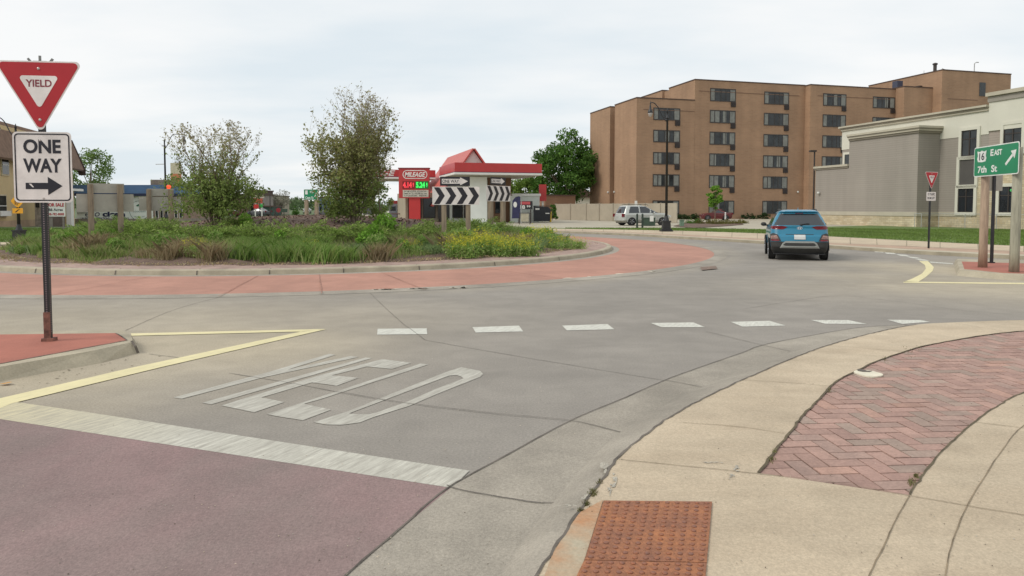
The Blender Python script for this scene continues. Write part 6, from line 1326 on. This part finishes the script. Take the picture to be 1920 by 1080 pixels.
for k, deg in enumerate(range(172, 352, 10)):
    for q, r0 in enumerate((6.9, 7.7) if deg % 20 else (6.9, 7.7, 8.5)):
        x, y = ringpos(deg+rr.uniform(-3, 3)+q*6, r0+rr.uniform(-.25, .25)); put(JU[(k+q) % 3], x, y, rr.uniform(.8, 1.05), rr.uniform(0, 6.28), 'low spreading green juniper shrub between the mulch and the grasses', GJ, .0, rr.uniform(.75, 1.0))
for k, (u, D, s_, lab) in enumerate(((275, 22.5, 1.0, 'taller juniper spray just left of the far chevron back'), (250, 23.0, .9, 'juniper shrub left of the chevron back'), (440, 23.5, .7, 'small juniper at the foot of the left island tree'))):
    x, y = XA(u, D), D; put(JU[k], x, y, s_, k, lab, GJ, .05, s_)
GF = 'yellow flowering plants on the right side of the island'
for k in range(26):
    u = rr.uniform(848, 1000); D = rr.uniform(20.0, 21.8)+(u-850)/150*1.3; put(FP[k % 2], XA(u, D), D, rr.uniform(.75, 1.05), rr.uniform(0, 6.28), 'yellow flowering plant in the blooming drift before the chevron boards', GF)
for u, D, s_, lab in ((582, 19.6, .6, 'lone yellow flowering plant before the mulch'), (770, 20.2, .7, 'yellow flowering plant left of the blooming drift'), (1012, 25.0, 1.1, 'tall yellow flowering plant behind the drift near the white annex'), (1025, 25.4, 1.0, 'tall yellow flowering plant right behind the drift'), (1062, 24.6, .8, 'yellow flowering plant towards the right tip of the island'), (365, 18.9, .8, 'yellow flowering plant below the left island tree'), (1085, 25.0, .7, 'yellow flowering plant at the right tip of the island'), (1040, 24.0, .7, 'yellow flowering plant near the right tip of the island')):
    put(FP[0], XA(u, D), D, s_, 1.0, lab, GF)
GS = 'small leafy shrubs on the island slope'
for u, D, s_, p_, lab in ((700, 21.2, 1.0, WL, 'lime-green leafy shrub right of the tall island tree'), (682, 20.6, .8, WL, 'smaller lime-green shrub below the tall island tree'), (722, 22.6, 1.25, WL, 'light green leafy shrub before the price sign'), (868, 21.4, 1.0, WD, 'green leafy shrub under the wide chevron board'), (882, 21.9, .8, WD, 'small green shrub right below the wide chevron board'), (460, 23.4, .8, WL, 'light green shrub at the left edge of the mulch'), (1025, 26, .8, WD, 'green shrub near the right tip of the island')):
    put(p_, XA(u, D), D, s_, u, lab, GS)
for k in range(52):
    x, y = ringpos(rr.uniform(182, 362), rr.uniform(8.0, 10.3)); put(WD if k % 3 else WL, x, y, rr.uniform(.35, .75), rr.uniform(0, 6.28), 'low broad-leaved weed clump among the grasses of the round island', 'broad-leaved weed clumps among the island grasses')
# leafy bush beside the tall tree
bigtree('round_bush', 'loose green bush at the right foot of the tall island tree', (XA(712, 26.5), 26.5, mzp(XA(712, 26.5), 26.5)), 1.25, .55, -.1, lm_olg, 51, 1700, .035, .03, 26, 'bush')
# lawn tufts
def lawn_blades(P, n, label):
    xs_ = [p[0] for p in P]; ys_ = [p[1] for p in P]; x = rng.uniform(min(xs_), max(xs_), n*3); y = rng.uniform(min(ys_), max(ys_), n*3); Q = [(a, b, .13) for a, b in zip(x, y) if pip(a, b, P)][:n]
    tag(fastmesh('lawn_grass', blades(np.array(Q), rng.uniform(.05, .10, len(Q)), .035, .6), 5, leafmat('lawn blades', [(0.12, 0.19, 0.04), (0.16, 0.24, 0.055), (0.20, 0.26, 0.08)], .3, big=.4)), label, 'grass', kind='stuff')
lawn_blades([G(u, v, .13) for u, v in [(1545, 443), (1700, 451), (1920, 461.7), (2100, 468), (2100, 432), (1900, 431), (1718, 430.5), (1545, 428)]], 26000, 'short mown lawn before the grey building')
lawn_blades([G(u, v, .13) for u, v in [(-100, 457), (0, 454.5), (78, 452), (150, 447.5), (230, 443), (300, 439), (300, 431), (150, 428), (-100, 430)]], 14000, 'short mown lawn before the yellow house')
lawn_blades([G(u, v, .13) for u, v in [(1060, 429), (1280, 433), (1420, 437.5), (1547, 443), (1547, 433), (1280, 428), (1060, 428)]], 9000, 'narrow grass strip between the walk and the car park')
# weeds in the cracks near the viewer, pebbles, fallen leaves
Wp = []
for (u, v, n_, s_) in ((1112, 925, 120, 8), (1100, 945, 80, 6), (1125, 905, 50, 5), (1088, 958, 40, 5), (1708, 905, 60, 7), (1718, 893, 40, 5), (1446, 862, 40, 6), (1452, 848, 30, 5), (1555, 733, 24, 5), (1660, 672, 26, 8), (1700, 660, 30, 12), (1730, 651, 20, 10)):
    for _ in range(n_):
        x, y = G(u+rr.gauss(0, s_*.5), v+rr.gauss(0, s_*.45), .104); Wp.append((x, y, .10))
Wp = np.array(Wp); tag(fastmesh('crack_weeds', blades(Wp, rng.uniform(.006, .024, len(Wp)), .005, 1.4), 5, leafmat('crack weeds', [(0.10, 0.13, 0.03), (0.20, 0.16, 0.08), (0.15, 0.17, 0.05), (0.30, 0.24, 0.14)], .2)), 'tiny weeds growing in the kerb and paving cracks', 'weeds', kind='stuff')
mb = MB()
for _ in range(520):
    u = rr.uniform(600, 1920); v = rr.uniform(640, 1080); x, y = G(u, v, .104); s_ = rr.uniform(.0015, .0042); on = pip(x, y, Kw+[(30, 10), (30, -6)]); mb.sphere((x, y, (.108 if on else .012)+s_*.3), s_, (1, rr.uniform(.6, 1), .6), 5, 3)
for _ in range(260):
    u = rr.uniform(0, 900); v = rr.uniform(760, 1080); x, y = G(u, v); s_ = rr.uniform(.0015, .004); mb.sphere((x, y, .008), s_, (1, rr.uniform(.6, 1), .6), 5, 3)
tag(mb.build('gravel', leafmat('grit', [(0.55, 0.52, 0.45), (0.10, 0.08, 0.06), (0.60, 0.50, 0.38), (0.3, 0.27, 0.22)], 0.0)), 'scattered grit and tiny stones on the road and pavement', 'grit', kind='stuff')
mb = MB()
x, y = G(10, 722); mb.add([(x-.05, y-.02, .014), (x+.02, y-.035, .02), (x+.07, y, .03), (x+.0, y+.05, .018)], [(0, 1, 2, 3)]); tag(mb.build('fallen_leaf', mat('orange leaf', (0.55, 0.28, 0.08), 0.8)), 'single orange-brown fallen leaf by the left kerb', 'leaf')
# broken post stub set in concrete at the paver edge
x, y = G(1628, 702, .1); t = thing('post_footing', 'round pale concrete footing with a dark hole at the brick paving edge', 'footing', (x, y, .1)); wv = 23*1.55/314
pts = [(wv*(1+rr.uniform(-.08, .08))*math.cos(R(q)), wv*1.15*(1+rr.uniform(-.08, .08))*math.sin(R(q))) for q in range(0, 360, 20)]
MB().prism_xy(pts, .0, .012).build('concrete', mat('pale footing', (0.68, 0.63, 0.50), 0.9, 0.08, 8, bump=.3, bscale=60), t)
mb = MB(); mb.prism_xy([(-.055, .09), (-.03, .05), (.03, .04), (.075, .075), (.03, .085), (.02, .14), (-.03, .145)][::1], .013, .016); mb.build('hole', m_joint, t)
# cast iron tactile plates
m_rust = mat('rusted cast iron', (0.38, 0.15, 0.062), 0.8, 0.2, 4.0, col2=(0.23, 0.10, 0.062), bump=0.5, bscale=90, fine=0.22)
def tactile(c, label):                     # c: far-left, far-right, near-right, near-left
    Q = [Vector((*G(u, v, .108), 0)) for u, v in c]; cen = sum(Q, Vector())/4; t = thing('tactile_plate', label, 'tactile plate', (cen.x, cen.y, .104), 0, 'rusted tactile plates at the kerb ramp'); Q = [q-cen for q in Q]
    MB().prism_xy([(Q[3].x, Q[3].y), (Q[2].x, Q[2].y), (Q[1].x, Q[1].y), (Q[0].x, Q[0].y)], .0, .009).build('plate', m_rust, t)
    dm = MB(); nx_, ny_ = 11, 14
    for i in range(nx_):
        for j in range(ny_):
            a, b = (i+.5)/nx_, (j+.5)/ny_; p = Q[0].lerp(Q[1], a).lerp(Q[3].lerp(Q[2], a), b); dm.lathe([(.0125, 0), (.011, .0035), (.0075, .0055)], 10, (p.x, p.y, .009))
    o = dm.build('truncated_domes', mat('worn dome iron', (0.33, 0.12, 0.055), 0.75, 0.25, 30, col2=(0.20, 0.10, 0.075), bump=.3, bscale=90), t, True); o['kind'] = 'stuff'; return t
tactile([(1132, 940), (1335, 942), (1325, 1056), (1096, 1051)], 'far rusted tactile plate with domes, its whole square in view')
tactile([(1095.2, 1052.5), (1325, 1057.5), (1310, 1200), (1030, 1188)], 'near rusted tactile plate with domes cut by the bottom edge')

# ================================================================ FAR BACKGROUND
mb = MB(); n = 90; hx = np.linspace(-2600, 2600, n); prof = 20+9*np.sin(hx/310)+6*np.sin(hx/120+1)+3*np.sin(hx/47)
for i in range(n): mb.v += [(hx[i], 1750, -2), (hx[i], 2050, prof[i]*.6), (hx[i], 2500, prof[i]), (hx[i], 2900, -2)]
mb.f = [(i*4+k, (i+1)*4+k, (i+1)*4+k+1, i*4+k+1) for i in range(n-1) for k in range(3)]
struct(mb.build('hills', mat('wooded hills', (0.13, 0.19, 0.12), 0.95, 0.25, .02, col2=(0.09, 0.14, 0.10)), smooth=True))
C_ = []
for _ in range(900):
    x = rng.uniform(-330, 60); y = rng.uniform(330, 420); h_ = rng.uniform(3.0, 7.5); 
    if -75 < x*400/y < -40: h_ *= .25
    q = rng.normal(size=(16, 3))*np.array([2.2, 2.2, 1.2]); q += np.array([x, y, h_*.6]); q[:, 2] = np.clip(q[:, 2], 0, h_+.5); C_.append(q)
tag(fastmesh('far_trees', leaves(np.concatenate(C_), .9), 4, leafmat('far woodland', [(0.09, 0.14, 0.06), (0.13, 0.18, 0.08), (0.06, 0.10, 0.04)], .2, big=.05)), 'far belt of trees along the horizon below the hills', 'trees', kind='stuff')
def bg_box(name, label, u0, u1, v1, D, m, roofm=m_cap, dep=10, wins=0, cat='building'):
    t = thing(name, label, cat, (XA(u0, D), D, 0)); W_ = XA(u1, D)-XA(u0, D); Hh = ZA(v1, D); MB().box(0, W_, 0, dep, 0, Hh).build('wall', m, t); MB().box(-.15, W_+.15, -.15, dep+.15, Hh+.003, Hh+.25).build('roof', roofm, t)
    for k in range(wins): a = W_*(k+.2)/wins; MB().box(a, a+W_*.5/wins, -.06, -.003, .7, min(Hh-.6, 2.4)).build('window', m_glassd, t)
    return t
bg_box('far_shop', 'brown-roofed grey shop beyond the left island tree', 440, 480, 366, 135, mat('grey shop wall', (0.28, 0.24, 0.22), 0.8), wins=3)
bg_box('far_shop', 'dark brown shop with a stepped roof at the left of the gap', 459, 482, 358, 145, mat('brown shop wall', (0.11, 0.075, 0.06), 0.8), wins=2)
bg_box('beige_block', 'plain beige block standing by the distant lamps', 497.5, 515, 368, 150, mat('beige block wall', (0.40, 0.34, 0.26), 0.8), wins=2)
bg_box('green_kiosk', 'low dark green kiosk in front of the beige block', 494, 511, 388, 132, mat('dark green wall', (0.03, 0.07, 0.05), 0.7), wins=2, dep=5)
bg_box('glass_office', 'blue-grey glass office beside the distant street', 598, 622, 371, 165, mat('blue glass wall', (0.15, 0.20, 0.26), 0.3, 0.3, .6), wins=3)
bg_box('low_shop', 'low dark shop behind the foot of the tall island tree', 625, 690, 390, 140, mat('dark shop wall', (0.10, 0.10, 0.10), 0.8), wins=5)
bg_box('low_shop', 'low brick shop behind the left island tree', 345, 440, 372, 128, mat('brick shop wall', (0.23, 0.145, 0.105), 0.85, 0.12, 1), wins=7)
D = 118.0; t = thing('fuel_sign', 'small distant red fuel sign with red and green prices', 'sign', (XA(485, D), D, 0)); f_ = lambda v: ZA(v, D)
for s_ in (-.55, .55): MB().box(s_-.07, s_+.07, 0, .2, 0, f_(372)).build('post', m_white, t)
MB().box(-.95, .95, -.05, .25, f_(371.5), f_(366)).build('white_header', mat('far sign cream', (0.55, 0.45, 0.38), 0.6), t); MB().box(-.75, .75, -.08, -.052, f_(381), f_(372)).build('red_panel', mat('far sign red', (0.45, 0.09, 0.05), 0.6), t)
MB().box(-.75, .05, -.08, -.052, f_(391), f_(383)).build('red_price', mat('far price red', (0.6, 0.03, 0.03), 0.5), t); MB().box(.25, .75, -.08, -.052, f_(389), f_(383)).build('green_price', mat('far price green', (0.03, 0.35, 0.06), 0.5), t)
D = 125.0; t = thing('round_sign', 'small red round sign on a post by the distant street', 'sign', (XA(522.5, D), D, 0)); MB().tube([(0, .05, 0), (0, .05, ZA(390, D))], .05, 6).build('post', m_dkfr, t)
MB().prism_xz([(.42*math.cos(R(q)), ZA(394, D)+.42*math.sin(R(q))) for q in range(0, 360, 30)], -.03, 0).build('disc', mat('dull red', (0.30, 0.02, 0.03), 0.5), t)
D = 130.0; t = thing('dark_board', 'low dark rectangular board by the distant street', 'sign', (XA(532.5, D), D, 0)); MB().box(-.65, .65, 0, .1, ZA(398, D), ZA(391.5, D)).build('board', m_ug, t); MB().box(-.05, .05, .02, .08, 0, ZA(398, D)-.003).build('post', m_dkfr, t)
D = 112.0; g_ = 'dark poles in the far left background'
for u, v, lab in ((469, 352, 'dark utility pole left of the small fuel sign'), (507, 363, 'dark pole before the beige block'), (516, 376, 'short dark pole right of the beige block')):
    t = thing('utility_pole', lab, 'pole', (XA(u, D), D, 0), 0, g_); MB().lathe([(.10, 0), (.07, ZA(v, D))], 8).build('pole', m_dkfr, t); MB().box(-.12, .12, -.12, .12, 0, .5).build('base', m_dkfr, t)
